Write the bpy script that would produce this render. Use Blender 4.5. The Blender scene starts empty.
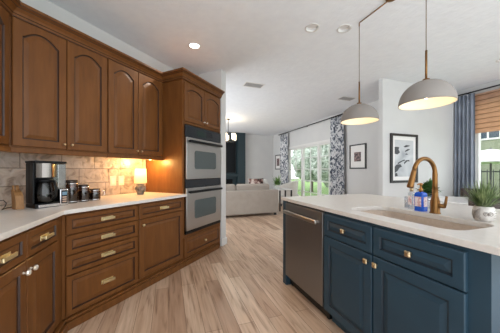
import bpy, bmesh, math, random
from mathutils import Vector, Matrix, noise
R = math.radians
PI = math.pi
S = bpy.context.scene
COL = S.collection
random.seed(7)

# ------------------------------------------------------------------ camera
F = 230.0
cam_d = bpy.data.cameras.new('camera')
cam = bpy.data.objects.new('camera', cam_d)
COL.objects.link(cam)
HC = 1.195
YAW = 19.42
cam.location = (0, 0, HC)
cam.rotation_euler = (R(90), 0, R(-YAW))
cam_d.sensor_width = 36.0
cam_d.lens = F / 500.0 * 36.0
cam_d.shift_y = 0.009
cam_d.clip_start = 0.02
S.camera = cam

# ------------------------------------------------------------------ world
w = bpy.data.worlds.new('world')
S.world = w
w.use_nodes = True
nt = w.node_tree
nt.nodes.clear()
out = nt.nodes.new('ShaderNodeOutputWorld')
bg = nt.nodes.new('ShaderNodeBackground')
bg.inputs['Color'].default_value = (0.93, 0.97, 1.0, 1)
bg.inputs['Strength'].default_value = 2.2
nt.links.new(bg.outputs[0], out.inputs[0])

# ------------------------------------------------------------------ large lights, exposure
sun_d = bpy.data.lights.new('sun', 'SUN')
sun_d.energy = 0.5
sun_d.angle = R(6)
sun_d.color = (1.0, 0.96, 0.9)
sun = bpy.data.objects.new('sun', sun_d)
COL.objects.link(sun)
sun.rotation_euler = (R(35), 0, R(20))

S.view_settings.view_transform = 'Standard'
S.view_settings.look = 'None'
S.view_settings.gamma = 1.0
S.view_settings.use_curve_mapping = False
S.view_settings.exposure = 0.46

# ------------------------------------------------------------------ frames
C45 = math.cos(R(45))
ROT = {'W': 0.0, 'R': R(-45)}          # W: house axes; R: the diagonal run of cabinets
def to_world(fr, p):
    return Matrix.Rotation(ROT[fr], 3, 'Z') @ Vector(p)
def run2w(x, y):
    return ((x + y) * C45, (-x + y) * C45)

ORI = {}
def tag(o, label=None, cat=None, group=None, kind=None):
    if label: o['label'] = label
    if cat: o['category'] = cat
    if group: o['group'] = group
    if kind: o['kind'] = kind
    return o
def thing(name, label, cat, origin, fr='W', group=None):
    o = bpy.data.objects.new(name, None)
    o.empty_display_size = 0.1
    COL.objects.link(o)
    o.location = to_world(fr, origin)
    o.rotation_euler = (0, 0, ROT[fr])
    ORI[o.name] = Vector(origin)
    return tag(o, label, cat, group)

# ------------------------------------------------------------------ mesh builder
class MB:
    def __init__(s):
        s.bm = bmesh.new(); s.mi = 0; s.mats = []
    def m(s, mat):
        if mat not in s.mats: s.mats.append(mat)
        s.mi = s.mats.index(mat); return s
    def face(s, vs, smooth=False):
        try:
            f = s.bm.faces.new(vs); f.material_index = s.mi; f.smooth = smooth
            return f
        except ValueError:
            return None
    def v(s, p): return s.bm.verts.new(p)
    def box(s, x0, x1, y0, y1, z0, z1, bev=0.0, seg=2):
        x0, x1 = min(x0, x1), max(x0, x1); y0, y1 = min(y0, y1), max(y0, y1); z0, z1 = min(z0, z1), max(z0, z1)
        P = [(x0,y0,z0),(x1,y0,z0),(x1,y1,z0),(x0,y1,z0),(x0,y0,z1),(x1,y0,z1),(x1,y1,z1),(x0,y1,z1)]
        V = [s.v(p) for p in P]
        fs = [s.face([V[i] for i in q]) for q in ((3,2,1,0),(4,5,6,7),(0,1,5,4),(1,2,6,5),(2,3,7,6),(3,0,4,7))]
        if bev > 0:
            es = list({e for f in fs for e in f.edges})
            r = bmesh.ops.bevel(s.bm, geom=es, offset=bev, segments=seg, profile=0.5, affect='EDGES')
            for f in r['faces']:
                f.material_index = s.mi; f.smooth = seg > 2
        return s
    def loops(s, LL, cap0=True, cap1=True, smooth=False, mats=None, closed=False):
        VV = [[s.v(p) for p in L] for L in LL]
        n = len(VV[0])
        rng = range(len(VV) if closed else len(VV) - 1)
        for i in rng:
            if mats and mats[i] is not None: s.m(mats[i])
            A, B = VV[i], VV[(i + 1) % len(VV)]
            for k in range(n):
                s.face([A[k], A[(k+1) % n], B[(k+1) % n], B[k]], smooth)
        if not closed:
            if cap0: s.face(VV[0][::-1])
            if cap1:
                if mats and len(mats) >= len(VV) and mats[len(VV)-1] is not None: s.m(mats[len(VV)-1])
                s.face(VV[-1])
        return s
    def lathe(s, prof, c=(0,0,0), n=32, smooth=True, cap0=True, cap1=True, sx=1, sy=1):
        LL = [[(c[0] + r*sx*math.cos(2*PI*k/n), c[1] + r*sy*math.sin(2*PI*k/n), c[2] + z) for k in range(n)] for r, z in prof]
        return s.loops(LL, cap0, cap1, smooth)
    def tube(s, pts, r, n=12, smooth=True):
        pts = [Vector(p) for p in pts]
        rs = r if isinstance(r, (list, tuple)) else [r] * len(pts)
        LL = []; up = None
        for i, p in enumerate(pts):
            a = pts[max(i-1, 0)]; b = pts[min(i+1, len(pts)-1)]
            t = (b - a).normalized()
            if up is None:
                up = Vector((0,0,1)) if abs(t.z) < 0.9 else Vector((1,0,0))
            x = (up - t * up.dot(t)).normalized(); y = t.cross(x); up = x
            LL.append([p + (x*math.cos(2*PI*k/n) + y*math.sin(2*PI*k/n)) * rs[i] for k in range(n)])
        return s.loops(LL, True, True, smooth)
    def prism(s, pts, z0, z1):
        return s.loops([[(x, y, z0) for x, y in pts], [(x, y, z1) for x, y in pts]])
    def slab(s, outer, holes, z0, z1):
        """horizontal slab with holes; z0 == None makes just the underside plane at z1"""
        edges = []; loops_ = []
        for L in [outer] + holes:
            V = [s.v((x, y, z1)) for x, y in L]
            loops_.append(V)
            for k in range(len(V)): edges.append(s.bm.edges.new((V[k], V[(k+1) % len(V)])))
        r = bmesh.ops.triangle_fill(s.bm, use_beauty=True, use_dissolve=False, edges=edges)
        fs = [g for g in r['geom'] if isinstance(g, bmesh.types.BMFace)]
        for f in fs: f.material_index = s.mi
        if z0 is not None:
            mp = {}
            for L in loops_:
                for v in L: mp[v] = s.v((v.co.x, v.co.y, z0))
            for f in fs: s.face([mp[v] for v in reversed(f.verts)])
            for L in loops_:
                for k in range(len(L)):
                    a, b = L[k], L[(k+1) % len(L)]
                    s.face([a, b, mp[b], mp[a]])
        return s
    def xf(s, M):
        bmesh.ops.transform(s.bm, matrix=M, verts=s.bm.verts); return s
    def build(s, name, mat=None, parent=None, fr='W', label=None, recalc=True, sub=0, bevmod=0):
        if mat is not None and not s.mats: s.mats = [mat]
        if recalc: bmesh.ops.recalc_face_normals(s.bm, faces=s.bm.faces)
        p = parent; o0 = None
        while p is not None:
            if p.name in ORI: o0 = ORI[p.name]; break
            p = p.parent
        if o0 is not None:
            bmesh.ops.translate(s.bm, vec=-o0, verts=s.bm.verts)
        elif fr == 'R':
            bmesh.ops.rotate(s.bm, cent=(0,0,0), matrix=Matrix.Rotation(ROT['R'], 3, 'Z'), verts=s.bm.verts)
        me = bpy.data.meshes.new(name)
        s.bm.to_mesh(me); s.bm.free()
        for m_ in s.mats: me.materials.append(m_)
        o = bpy.data.objects.new(name, me)
        COL.objects.link(o)
        if parent is not None: o.parent = parent
        if label: o['label'] = label
        if sub:
            md = o.modifiers.new('sub', 'SUBSURF'); md.levels = sub; md.render_levels = sub
        return o

def solo(mb, name, mat, label, cat, origin, fr='W', group=None):
    """a thing that is one mesh: local origin at its base"""
    if mat is not None and not mb.mats: mb.mats = [mat]
    bmesh.ops.recalc_face_normals(mb.bm, faces=mb.bm.faces)
    bmesh.ops.translate(mb.bm, vec=-Vector(origin), verts=mb.bm.verts)
    me = bpy.data.meshes.new(name); mb.bm.to_mesh(me); mb.bm.free()
    for m_ in mb.mats: me.materials.append(m_)
    o = bpy.data.objects.new(name, me); COL.objects.link(o)
    o.location = to_world(fr, origin); o.rotation_euler = (0, 0, ROT[fr])
    return tag(o, label, cat, group)

def copy_tree(o, parent=None):
    c = o.copy(); COL.objects.link(c)
    if parent is not None: c.parent = parent
    for ch in list(o.children): copy_tree(ch, c)
    return c

# ------------------------------------------------------------------ materials
def srgb(r, g, b):
    def f(c):
        c /= 255.0
        return c/12.92 if c <= 0.04045 else ((c+0.055)/1.055)**2.4
    return (f(r), f(g), f(b), 1)
def mk(name, col, rough=0.5, metal=0.0, **kw):
    m = bpy.data.materials.new(name); m.use_nodes = True
    b = m.node_tree.nodes['Principled BSDF']
    b.inputs['Base Color'].default_value = col
    b.inputs['Roughness'].default_value = rough
    b.inputs['Metallic'].default_value = metal
    for k, v_ in kw.items():
        b.inputs[k].default_value = v_
    return m
def N(m, t): return m.node_tree.nodes.new(t)
def L(m, a, b): m.node_tree.links.new(a, b)
def coords(m, scale=(1,1,1), rot=(0,0,0), src='Object'):
    tc = N(m, 'ShaderNodeTexCoord'); mp = N(m, 'ShaderNodeMapping')
    mp.inputs['Scale'].default_value = scale; mp.inputs['Rotation'].default_value = rot
    L(m, tc.outputs[src], mp.inputs['Vector'])
    return mp.outputs['Vector']
def ramp(m, fac, stops):
    r = N(m, 'ShaderNodeValToRGB')
    while len(r.color_ramp.elements) < len(stops): r.color_ramp.elements.new(0.5)
    for e, (p, c) in zip(r.color_ramp.elements, stops):
        e.position = p; e.color = c
    L(m, fac, r.inputs['Fac'])
    return r.outputs['Color']
def noisy(name, stops, scale=(1,1,1), nscale=5.0, detail=4, rough=0.5, metal=0.0, bump=0.0, bscale=None, dist=0.02, **kw):
    m = mk(name, stops[0][1], rough, metal, **kw)
    b = m.node_tree.nodes['Principled BSDF']
    v = coords(m, scale)
    n = N(m, 'ShaderNodeTexNoise'); n.inputs['Scale'].default_value = nscale; n.inputs['Detail'].default_value = detail
    L(m, v, n.inputs['Vector'])
    L(m, ramp(m, n.outputs['Fac'], stops), b.inputs['Base Color'])
    if bump:
        n2 = n
        if bscale:
            n2 = N(m, 'ShaderNodeTexNoise'); n2.inputs['Scale'].default_value = bscale; n2.inputs['Detail'].default_value = 3
            L(m, v, n2.inputs['Vector'])
        bp = N(m, 'ShaderNodeBump'); bp.inputs['Strength'].default_value = bump; bp.inputs['Distance'].default_value = dist
        L(m, n2.outputs['Fac'], bp.inputs['Height']); L(m, bp.outputs[0], b.inputs['Normal'])
    return m

M_wood = noisy('cabinet_wood', [(0.25, srgb(97,60,30)), (0.55, srgb(110,69,34)), (0.8, srgb(120,78,41))], (9,9,1.2), 3.0, 5, 0.40, **{'Specular IOR Level': 0.25})
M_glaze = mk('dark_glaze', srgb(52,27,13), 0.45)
M_white = noisy('wall_paint', [(0.3, srgb(205,205,205)), (0.7, srgb(209,209,208))], (1,1,1), 3, 2, 0.75)
M_beige = M_white
M_ceil = noisy('ceiling_texture', [(0.3, srgb(226,229,234)), (0.7, srgb(231,234,238))], (1,1,1), 9, 6, 0.9, bump=0.45, bscale=17, dist=0.012)
M_trim = mk('white_trim', srgb(225,224,222), 0.45)
M_counter = noisy('quartz', [(0.3, srgb(210,205,199)), (0.7, srgb(218,213,208))], (1,1,1), 40, 3, 0.28)
M_sink = noisy('sink_composite', [(0.3, srgb(176,158,142)), (0.7, srgb(188,170,154))], (1,1,1), 60, 2, 0.4)
M_blue = noisy('island_blue', [(0.3, srgb(39,62,77)), (0.7, srgb(43,67,82))], (1,1,1), 6, 2, 0.45, **{'Specular IOR Level': 0.3})
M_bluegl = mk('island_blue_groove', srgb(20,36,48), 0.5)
M_dark = mk('dark_shadow_gap', srgb(18,18,20), 0.6)
M_black = mk('black_plastic', srgb(14,15,17), 0.35, **{'Specular IOR Level': 0.25})
M_blackmat = mk('black_matte', srgb(22,22,24), 0.6)
M_brass = mk('brass', srgb(244,228,182), 0.42, 1.0)
M_brasssat = mk('aged_brass', srgb(206,184,148), 0.36, 1.0)
M_bronze = mk('brushed_bronze', srgb(132,96,58), 0.38, 1.0)
M_chrome = mk('chrome', srgb(215,215,218), 0.12, 1.0)
M_crystal = mk('crystal_knob', srgb(235,225,210), 0.08, 0.55)
M_ovenglass = mk('oven_glass', srgb(78,86,86), 0.05)  # base colour lightened to stand in for reflections in the dark glass
M_panel = mk('oven_panel', srgb(30,33,39), 0.2)
M_tvdark = mk('tv_screen', srgb(10,14,18), 0.2, **{'Specular IOR Level': 0.25})
M_display = mk('display', srgb(22,48,40), 0.1)
M_teal = mk('teal_panel', srgb(30,50,57), 0.5)
M_sofa = noisy('sofa_fabric', [(0.3, srgb(160,150,140)), (0.7, srgb(167,157,147))], (1,1,1), 8, 3, 0.95, bump=0.2, bscale=220, dist=0.002)
M_chairfab = noisy('armchair_fabric', [(0.3, srgb(206,202,196)), (0.7, srgb(216,212,207))], (1,1,1), 14, 4, 0.95)
M_pillow = noisy('patterned_pillow', [(0.42, srgb(40,28,28)), (0.5, srgb(120,75,65)), (0.62, srgb(205,190,180))], (1,1,1), 12, 2, 0.9)
M_tanpillow = noisy('tan_pillow', [(0.3, srgb(168,146,126)), (0.7, srgb(184,163,143))], (1,1,1), 14, 4, 0.95)
M_mat = mk('picture_mat', srgb(232,230,228), 0.6)
M_frame = mk('black_frame', srgb(34,32,32), 0.4)
M_shadeout = mk('pendant_shade', srgb(142,136,131), 0.8)
M_shadein = mk('pendant_inside', srgb(244,232,208), 0.7)
M_lampshade = mk('lamp_shade', srgb(250,226,180), 0.8)
M_gravel = noisy('soil', [(0.3, srgb(50,40,30)), (0.7, srgb(84,68,52))], (1,1,1), 60, 3, 0.9)
M_blockwood = noisy('block_wood', [(0.3, srgb(140,98,56)), (0.7, srgb(166,122,76))], (30,30,3), 3, 3, 0.5)
M_tablewhite = mk('table_white', srgb(236,234,232), 0.25)
M_curtainblue = noisy('blue_curtain', [(0.3, srgb(124,132,146)), (0.7, srgb(152,160,174))], (1,1,0.3), 8, 3, 0.9)
M_lawn = noisy('lawn', [(0.3, srgb(96,128,64)), (0.7, srgb(128,158,92))], (1,1,1), 6, 5, 0.95)
M_siding = mk('house_siding', srgb(150,154,132), 0.8)
M_housewin = mk('house_window', srgb(62,76,88), 0.15)
M_fence = mk('fence_black', srgb(40,42,44), 0.5)
M_roof = noisy('house_roof', [(0.3, srgb(120,112,106)), (0.7, srgb(142,134,126))], (1,1,1), 12, 3, 0.9)
M_trunk = noisy('bark', [(0.3, srgb(84,70,58)), (0.7, srgb(112,96,80))], (6,6,1), 6, 3, 0.9)
M_leafout = noisy('tree_leaves', [(0.35, srgb(124,136,122)), (0.55, srgb(180,190,176)), (0.75, srgb(220,224,216))], (1,1,1), 9, 8, 0.9, bump=1.0, dist=0.2)
M_canopy = mk('white_canopy', srgb(240,240,238), 0.7)
M_plantdk = noisy('leaf_dark', [(0.35, srgb(42,72,36)), (0.7, srgb(78,116,58))], (1,1,1), 25, 2, 0.45)
M_plantsp = noisy('leaf_spiky', [(0.3, srgb(56,74,42)), (0.5, srgb(96,116,68)), (0.72, srgb(160,172,122))], (1,1,1), 22, 2, 0.5)
M_fern = noisy('fern_leaf', [(0.3, srgb(88,124,62)), (0.7, srgb(138,170,100))], (1,1,1), 22, 2, 0.5)

def steel(name, col, scale, met=1.0):
    m = mk(name, col, 0.3, met)
    b = m.node_tree.nodes['Principled BSDF']
    v = coords(m, scale)
    n = N(m, 'ShaderNodeTexNoise'); n.inputs['Scale'].default_value = 4; n.inputs['Detail'].default_value = 3
    L(m, v, n.inputs['Vector'])
    mr = N(m, 'ShaderNodeMapRange')
    mr.inputs['To Min'].default_value = 0.24; mr.inputs['To Max'].default_value = 0.42
    L(m, n.outputs['Fac'], mr.inputs['Value']); L(m, mr.outputs[0], b.inputs['Roughness'])
    return m
M_steel = steel('stainless', srgb(186,183,180), (2, 2, 60))
M_steeldk = steel('stainless_dishwasher', srgb(124,121,120), (60, 60, 2), 0.75)

def glass_mat(name, tint, gloss=0.08):
    m = bpy.data.materials.new(name); m.use_nodes = True
    t = m.node_tree; t.nodes.clear()
    o = N(m, 'ShaderNodeOutputMaterial'); mx = N(m, 'ShaderNodeMixShader')
    a = N(m, 'ShaderNodeBsdfTransparent'); a.inputs[0].default_value = tint
    g = N(m, 'ShaderNodeBsdfGlossy'); g.inputs['Roughness'].default_value = 0.03
    mx.inputs[0].default_value = gloss
    L(m, a.outputs[0], mx.inputs[1]); L(m, g.outputs[0], mx.inputs[2]); L(m, mx.outputs[0], o.inputs[0])
    return m
M_glass = glass_mat('window_glass', (0.97,0.98,0.98,1), 0.05)
M_clear = glass_mat('clear_plastic', (0.86,0.88,0.92,1), 0.18)
M_darkglass = glass_mat('smoked_glass', (0.34,0.26,0.22,1), 0.10)
M_carafe = glass_mat('carafe_glass', (0.35,0.36,0.37,1), 0.07)
M_bluesoap = mk('blue_soap', srgb(22,86,196), 0.12)
M_amber = mk('amber_pump', srgb(168,120,66), 0.35, 0.6)
M_label = noisy('soap_label', [(0.45, srgb(238,226,226)), (0.6, srgb(214,170,168))], (1,1,1), 60, 2, 0.6)
M_tank = glass_mat('water_tank', (0.62,0.72,0.74,1), 0.25)

def emis(name, col, st):
    m = bpy.data.materials.new(name); m.use_nodes = True
    b = m.node_tree.nodes['Principled BSDF']
    b.inputs['Base Color'].default_value = col
    b.inputs['Emission Color'].default_value = col
    b.inputs['Emission Strength'].default_value = st
    return m
M_bulb = emis('bulb', (1.0, 0.86, 0.62, 1), 3)
M_led = emis('led_disc', (1.0, 0.95, 0.86, 1), 6)
M_candle = emis('frosted_glass_lit', (1.0, 0.86, 0.64, 1), 1.3)

# translucent table-lamp shade
def translucent(name, col, fac):
    m = bpy.data.materials.new(name); m.use_nodes = True
    t = m.node_tree; t.nodes.clear()
    o = N(m, 'ShaderNodeOutputMaterial'); mx = N(m, 'ShaderNodeMixShader')
    a = N(m, 'ShaderNodeBsdfDiffuse'); a.inputs[0].default_value = col
    g = N(m, 'ShaderNodeBsdfTranslucent'); g.inputs[0].default_value = col
    mx.inputs[0].default_value = fac
    L(m, a.outputs[0], mx.inputs[1]); L(m, g.outputs[0], mx.inputs[2]); L(m, mx.outputs[0], o.inputs[0])
    return m
M_lampshade = translucent('lamp_shade_linen', srgb(250,226,180), 0.35)

# floor planks run along house Y
def floor_mat():
    m = mk('oak_planks', srgb(180,150,125), 0.33)
    b = m.node_tree.nodes['Principled BSDF']
    v = coords(m, (1,1,1), (0,0,R(90)))
    br = N(m, 'ShaderNodeTexBrick')
    br.offset = 0.37; br.offset_frequency = 2; br.squash = 1.0
    br.inputs['Scale'].default_value = 1.0
    br.inputs['Brick Width'].default_value = 1.25
    br.inputs['Row Height'].default_value = 0.127
    br.inputs['Mortar Size'].default_value = 0.0016
    br.inputs['Mortar Smooth'].default_value = 0.3
    br.inputs['Color1'].default_value = (0,0,0,1); br.inputs['Color2'].default_value = (1,1,1,1)
    br.inputs['Mortar'].default_value = (0.5,0.5,0.5,1)
    L(m, v, br.inputs['Vector'])
    tone = ramp(m, br.outputs['Color'], [(0.0, srgb(176,144,120)), (0.35, srgb(204,174,149)), (0.7, srgb(219,194,171)), (1.0, srgb(190,158,132))])
    v2 = coords(m, (16,1.1,1))
    n = N(m, 'ShaderNodeTexNoise'); n.inputs['Scale'].default_value = 2.2; n.inputs['Detail'].default_value = 7; n.inputs['Distortion'].default_value = 0.6
    L(m, v2, n.inputs['Vector'])
    g = ramp(m, n.outputs['Fac'], [(0.30, (0.50,0.42,0.37,1)), (0.43, (0.88,0.85,0.83,1)), (0.55, (1.0,1.0,1.0,1)), (0.75, (1.13,1.13,1.13,1))])
    mx = N(m, 'ShaderNodeMix'); mx.data_type = 'RGBA'; mx.blend_type = 'MULTIPLY'; mx.inputs[0].default_value = 1.0
    L(m, tone, mx.inputs[6]); L(m, g, mx.inputs[7])
    v3 = coords(m, (5,0.7,1))
    n3 = N(m, 'ShaderNodeTexNoise'); n3.inputs['Scale'].default_value = 1.6; n3.inputs['Detail'].default_value = 3
    L(m, v3, n3.inputs['Vector'])
    g3 = ramp(m, n3.outputs['Fac'], [(0.35, (0.86,0.82,0.78,1)), (0.6, (1.0,1.0,1.0,1))])
    mx2 = N(m, 'ShaderNodeMix'); mx2.data_type = 'RGBA'; mx2.blend_type = 'MULTIPLY'; mx2.inputs[0].default_value = 1.0
    L(m, mx.outputs[2], mx2.inputs[6]); L(m, g3, mx2.inputs[7])
    gap = N(m, 'ShaderNodeMix'); gap.data_type = 'RGBA'
    gap.inputs[7].default_value = srgb(96,70,50)
    L(m, br.outputs['Fac'], gap.inputs[0]); L(m, mx2.outputs[2], gap.inputs[6])
    L(m, gap.outputs[2], b.inputs['Base Color'])
    return m
M_floor = floor_mat()

def tile_mat():
    m = mk('stone_tile', srgb(170,155,140), 0.25)
    b = m.node_tree.nodes['Principled BSDF']
    tc = N(m, 'ShaderNodeTexCoord'); sep = N(m, 'ShaderNodeSeparateXYZ'); cmb = N(m, 'ShaderNodeCombineXYZ')
    L(m, tc.outputs['Object'], sep.inputs[0])
    L(m, sep.outputs['Y'], cmb.inputs['X']); L(m, sep.outputs['Z'], cmb.inputs['Y'])
    br = N(m, 'ShaderNodeTexBrick'); br.offset = 0.5; br.squash = 0.6; br.squash_frequency = 3
    br.inputs['Scale'].default_value = 1.0
    br.inputs['Brick Width'].default_value = 0.31; br.inputs['Row Height'].default_value = 0.155
    br.inputs['Mortar Size'].default_value = 0.004; br.inputs['Mortar Smooth'].default_value = 0.2
    br.inputs['Color1'].default_value = srgb(158,147,138); br.inputs['Color2'].default_value = srgb(184,174,165)
    br.inputs['Mortar'].default_value = srgb(128,118,110)
    L(m, cmb.outputs[0], br.inputs['Vector'])
    n = N(m, 'ShaderNodeTexNoise'); n.inputs['Scale'].default_value = 11; n.inputs['Detail'].default_value = 8
    n.inputs['Distortion'].default_value = 1.2
    L(m, tc.outputs['Object'], n.inputs['Vector'])
    g = ramp(m, n.outputs['Fac'], [(0.32, (0.50,0.46,0.43,1)), (0.48, (0.90,0.88,0.86,1)), (0.7, (1.12,1.11,1.10,1))])
    mx = N(m, 'ShaderNodeMix'); mx.data_type = 'RGBA'; mx.blend_type = 'MULTIPLY'; mx.inputs[0].default_value = 1.0
    L(m, br.outputs['Color'], mx.inputs[6]); L(m, g, mx.inputs[7])
    L(m, mx.outputs[2], b.inputs['Base Color'])
    bp = N(m, 'ShaderNodeBump'); bp.inputs['Strength'].default_value = 0.8; bp.inputs['Distance'].default_value = 0.012
    sb = N(m, 'ShaderNodeMath'); sb.operation = 'SUBTRACT'
    L(m, n.outputs['Fac'], sb.inputs[0]); L(m, br.outputs['Fac'], sb.inputs[1])
    L(m, sb.outputs[0], bp.inputs['Height']); L(m, bp.outputs[0], b.inputs['Normal'])
    return m
M_tile = tile_mat()

def floral_mat():
    m = mk('floral_curtain', srgb(220,222,226), 0.9)
    b = m.node_tree.nodes['Principled BSDF']
    v = coords(m, (1,1.3,0.8))
    n = N(m, 'ShaderNodeTexNoise'); n.inputs['Scale'].default_value = 8.5; n.inputs['Detail'].default_value = 3; n.inputs['Distortion'].default_value = 2.2
    L(m, v, n.inputs['Vector'])
    L(m, ramp(m, n.outputs['Fac'], [(0.42, srgb(74,80,94)), (0.48, srgb(136,142,152)), (0.53, srgb(208,209,211)), (0.62, srgb(220,220,222))]), b.inputs['Base Color'])
    return m
M_floral = floral_mat()

def shade_mat():
    m = mk('woven_wood', srgb(190,140,100), 0.7)
    b = m.node_tree.nodes['Principled BSDF']
    v = coords(m, (1,1,1))
    wv = N(m, 'ShaderNodeTexWave'); wv.bands_direction = 'Z'; wv.inputs['Scale'].default_value = 3.6; wv.inputs['Distortion'].default_value = 0.6
    wv.inputs['Detail'].default_value = 2
    L(m, v, wv.inputs['Vector'])
    n = N(m, 'ShaderNodeTexNoise'); n.inputs['Scale'].default_value = 4
    v2 = coords(m, (1, 2, 40)); L(m, v2, n.inputs['Vector'])
    c1 = ramp(m, wv.outputs['Fac'], [(0.0, srgb(150,112,86)), (0.06, srgb(232,196,166)), (1.0, srgb(240,208,180))])
    c2 = ramp(m, n.outputs['Fac'], [(0.3, (0.75,0.72,0.7,1)), (0.6, (1.05,1.05,1.05,1))])
    mx = N(m, 'ShaderNodeMix'); mx.data_type = 'RGBA'; mx.blend_type = 'MULTIPLY'; mx.inputs[0].default_value = 1.0
    L(m, c1, mx.inputs[6]); L(m, c2, mx.inputs[7])
    t = m.node_tree
    tr = N(m, 'ShaderNodeBsdfTranslucent'); mxs = N(m, 'ShaderNodeMixShader'); mxs.inputs[0].default_value = 0.6
    L(m, mx.outputs[2], b.inputs['Base Color']); L(m, mx.outputs[2], tr.inputs[0])
    o = [x for x in t.nodes if x.type == 'OUTPUT_MATERIAL'][0]
    L(m, b.outputs[0], mxs.inputs[1]); L(m, tr.outputs[0], mxs.inputs[2]); L(m, mxs.outputs[0], o.inputs[0])
    return m
M_woven = shade_mat()

def art_mat(name, stops, sc, dist):
    m = mk(name, stops[0][1], 0.3)
    b = m.node_tree.nodes['Principled BSDF']
    v = coords(m, (1,1,1))
    n = N(m, 'ShaderNodeTexNoise'); n.inputs['Scale'].default_value = sc; n.inputs['Detail'].default_value = 2; n.inputs['Distortion'].default_value = dist
    L(m, v, n.inputs['Vector'])
    L(m, ramp(m, n.outputs['Fac'], stops), b.inputs['Base Color'])
    return m
M_artbig = art_mat('grey_print', [(0.3, srgb(150,154,160)), (0.5, srgb(184,187,191)), (0.7, srgb(204,206,208))], 3, 0.5)
M_artsmall = art_mat('dark_print', [(0.35, srgb(40,30,34)), (0.5, srgb(86,56,58)), (0.65, srgb(150,120,116))], 14, 1.0)
M_artdark = mk('print_ink', srgb(52,54,60), 0.4)

# ================================================================== STRUCTURE
CEIL = 2.81
def struct(mb, name, mat, fr='W'):
    return tag(mb.build(name, mat, None, fr), kind='structure')

mb = MB(); mb.prism([(-1.6,-0.5), (6.0,-0.5), (6.0,9.75), (0.3,9.75), (0.3,4.35), (-1.6,2.45)], -0.06, 0.0)
struct(mb, 'floor', M_floor)

def ceil_pt(px, py):
    Z = F * (CEIL - HC) / (171.0 - py); X = (px - 250.0) / F * Z
    c, s_ = math.cos(R(YAW)), math.sin(R(YAW))
    return (X*c + Z*s_, -X*s_ + Z*c)
def circ(c, r, n=28): return [(c[0] + r*math.cos(2*PI*k/n), c[1] + r*math.sin(2*PI*k/n)) for k in range(n)]
can_lit = ceil_pt(194.5, 46)
can_off = [ceil_pt(312.2, 27.8), ceil_pt(344.2, 28.6), ceil_pt(504, 59.5)]
cans_behind = [(0.35, 0.1), (-0.4, 1.1), (0.5, -1.4)]
CR = 0.068
holes = [circ(c, CR) for c in [can_lit] + can_off]
mb = MB(); mb.slab([(-2.2,-1.2), (6.2,-1.2), (6.2,9.75), (-0.6,9.75), (-2.2,4.0)], holes, CEIL + 0.02, CEIL)
struct(mb, 'ceiling', M_ceil)

LB = 2.010      # run: face-frame plane of the base cabinets
LU = 2.345      # run: face-frame plane of the uppers
LW = 2.667      # run: wall
T22 = math.tan(R(22.5))
YB, YW_, YU = 0.942, 0.942 - (LW-1.993)*T22, 0.768
Y1, Y2, Y3, Y4 = 1.588, 2.236, 3.096, 3.235

mb = MB(); mb.box(-LW-0.1, -LW, YW_-0.05, Y4, 0, CEIL)
struct(mb, 'wall_left', M_white, 'R')
cw = run2w(-LW, YW_)           # corner of run wall and near wall
XD_W = cw[0]
mb = MB(); mb.box(XD_W-0.1, XD_W, -1.6, cw[1], 0, CEIL)
struct(mb, 'wall_near_left', M_white)
mb = MB(); mb.box(-LW, -1.988, Y3+0.003, Y4, 0, CEIL)
struct(mb, 'wall_partition', M_white, 'R')
mb = MB(); mb.box(-1.988, -1.972, Y3+0.003, Y4, 0, 0.11, 0.004); mb.box(-LW+0.0, -1.972, Y4, Y4+0.015, 0, 0.11, 0.004)
struct(mb, 'baseboard_partition', M_trim, 'R')

XW, YBK = 4.5, 9.59             # living-room window wall, far wall
mb = MB(); mb.box(-0.4, XW+0.12, YBK, YBK+0.12, 0, CEIL)
struct(mb, 'wall_back', M_white)
# living window wall with an opening
WY0, WY1, WZ0, WZ1 = 5.28, 8.16, 0.06, 2.06
mb = MB()
mb.box(XW, XW+0.14, 3.08, WY0, 0, CEIL); mb.box(XW, XW+0.14, WY1, YBK, 0, CEIL)
mb.box(XW, XW+0.14, WY0, WY1, WZ1, CEIL); mb.box(XW, XW+0.14, WY0, WY1, 0, WZ0)
struct(mb, 'wall_right', M_white)
# wall carrying the large picture, in front of the dining nook
YD, XD0, XN = 3.0, 3.5, 5.5
mb = MB(); mb.box(XD0, XN+0.14, YD, YD+0.08, 0, CEIL)
struct(mb, 'wall_dining', M_white)
NY0, NY1, NZ0, NZ1 = 0.9, 2.72, 0.45, 2.5
mb = MB()
mb.box(XN, XN+0.14, -1.2, NY0, 0, CEIL); mb.box(XN, XN+0.14, NY1, YD, 0, CEIL)
mb.box(XN, XN+0.14, NY0, NY1, NZ1, CEIL); mb.box(XN, XN+0.14, NY0, NY1, 0, NZ0)
struct(mb, 'wall_nook', M_white)
mb = MB(); mb.box(-0.4, XW, YBK-0.014, YBK, 0, 0.12, 0.004)
struct(mb, 'baseboard_back', M_trim)
mb = MB(); mb.box(XD0, XN, YD-0.014, YD, 0, 0.12, 0.004); 
struct(mb, 'baseboard_dining', M_trim)

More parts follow.
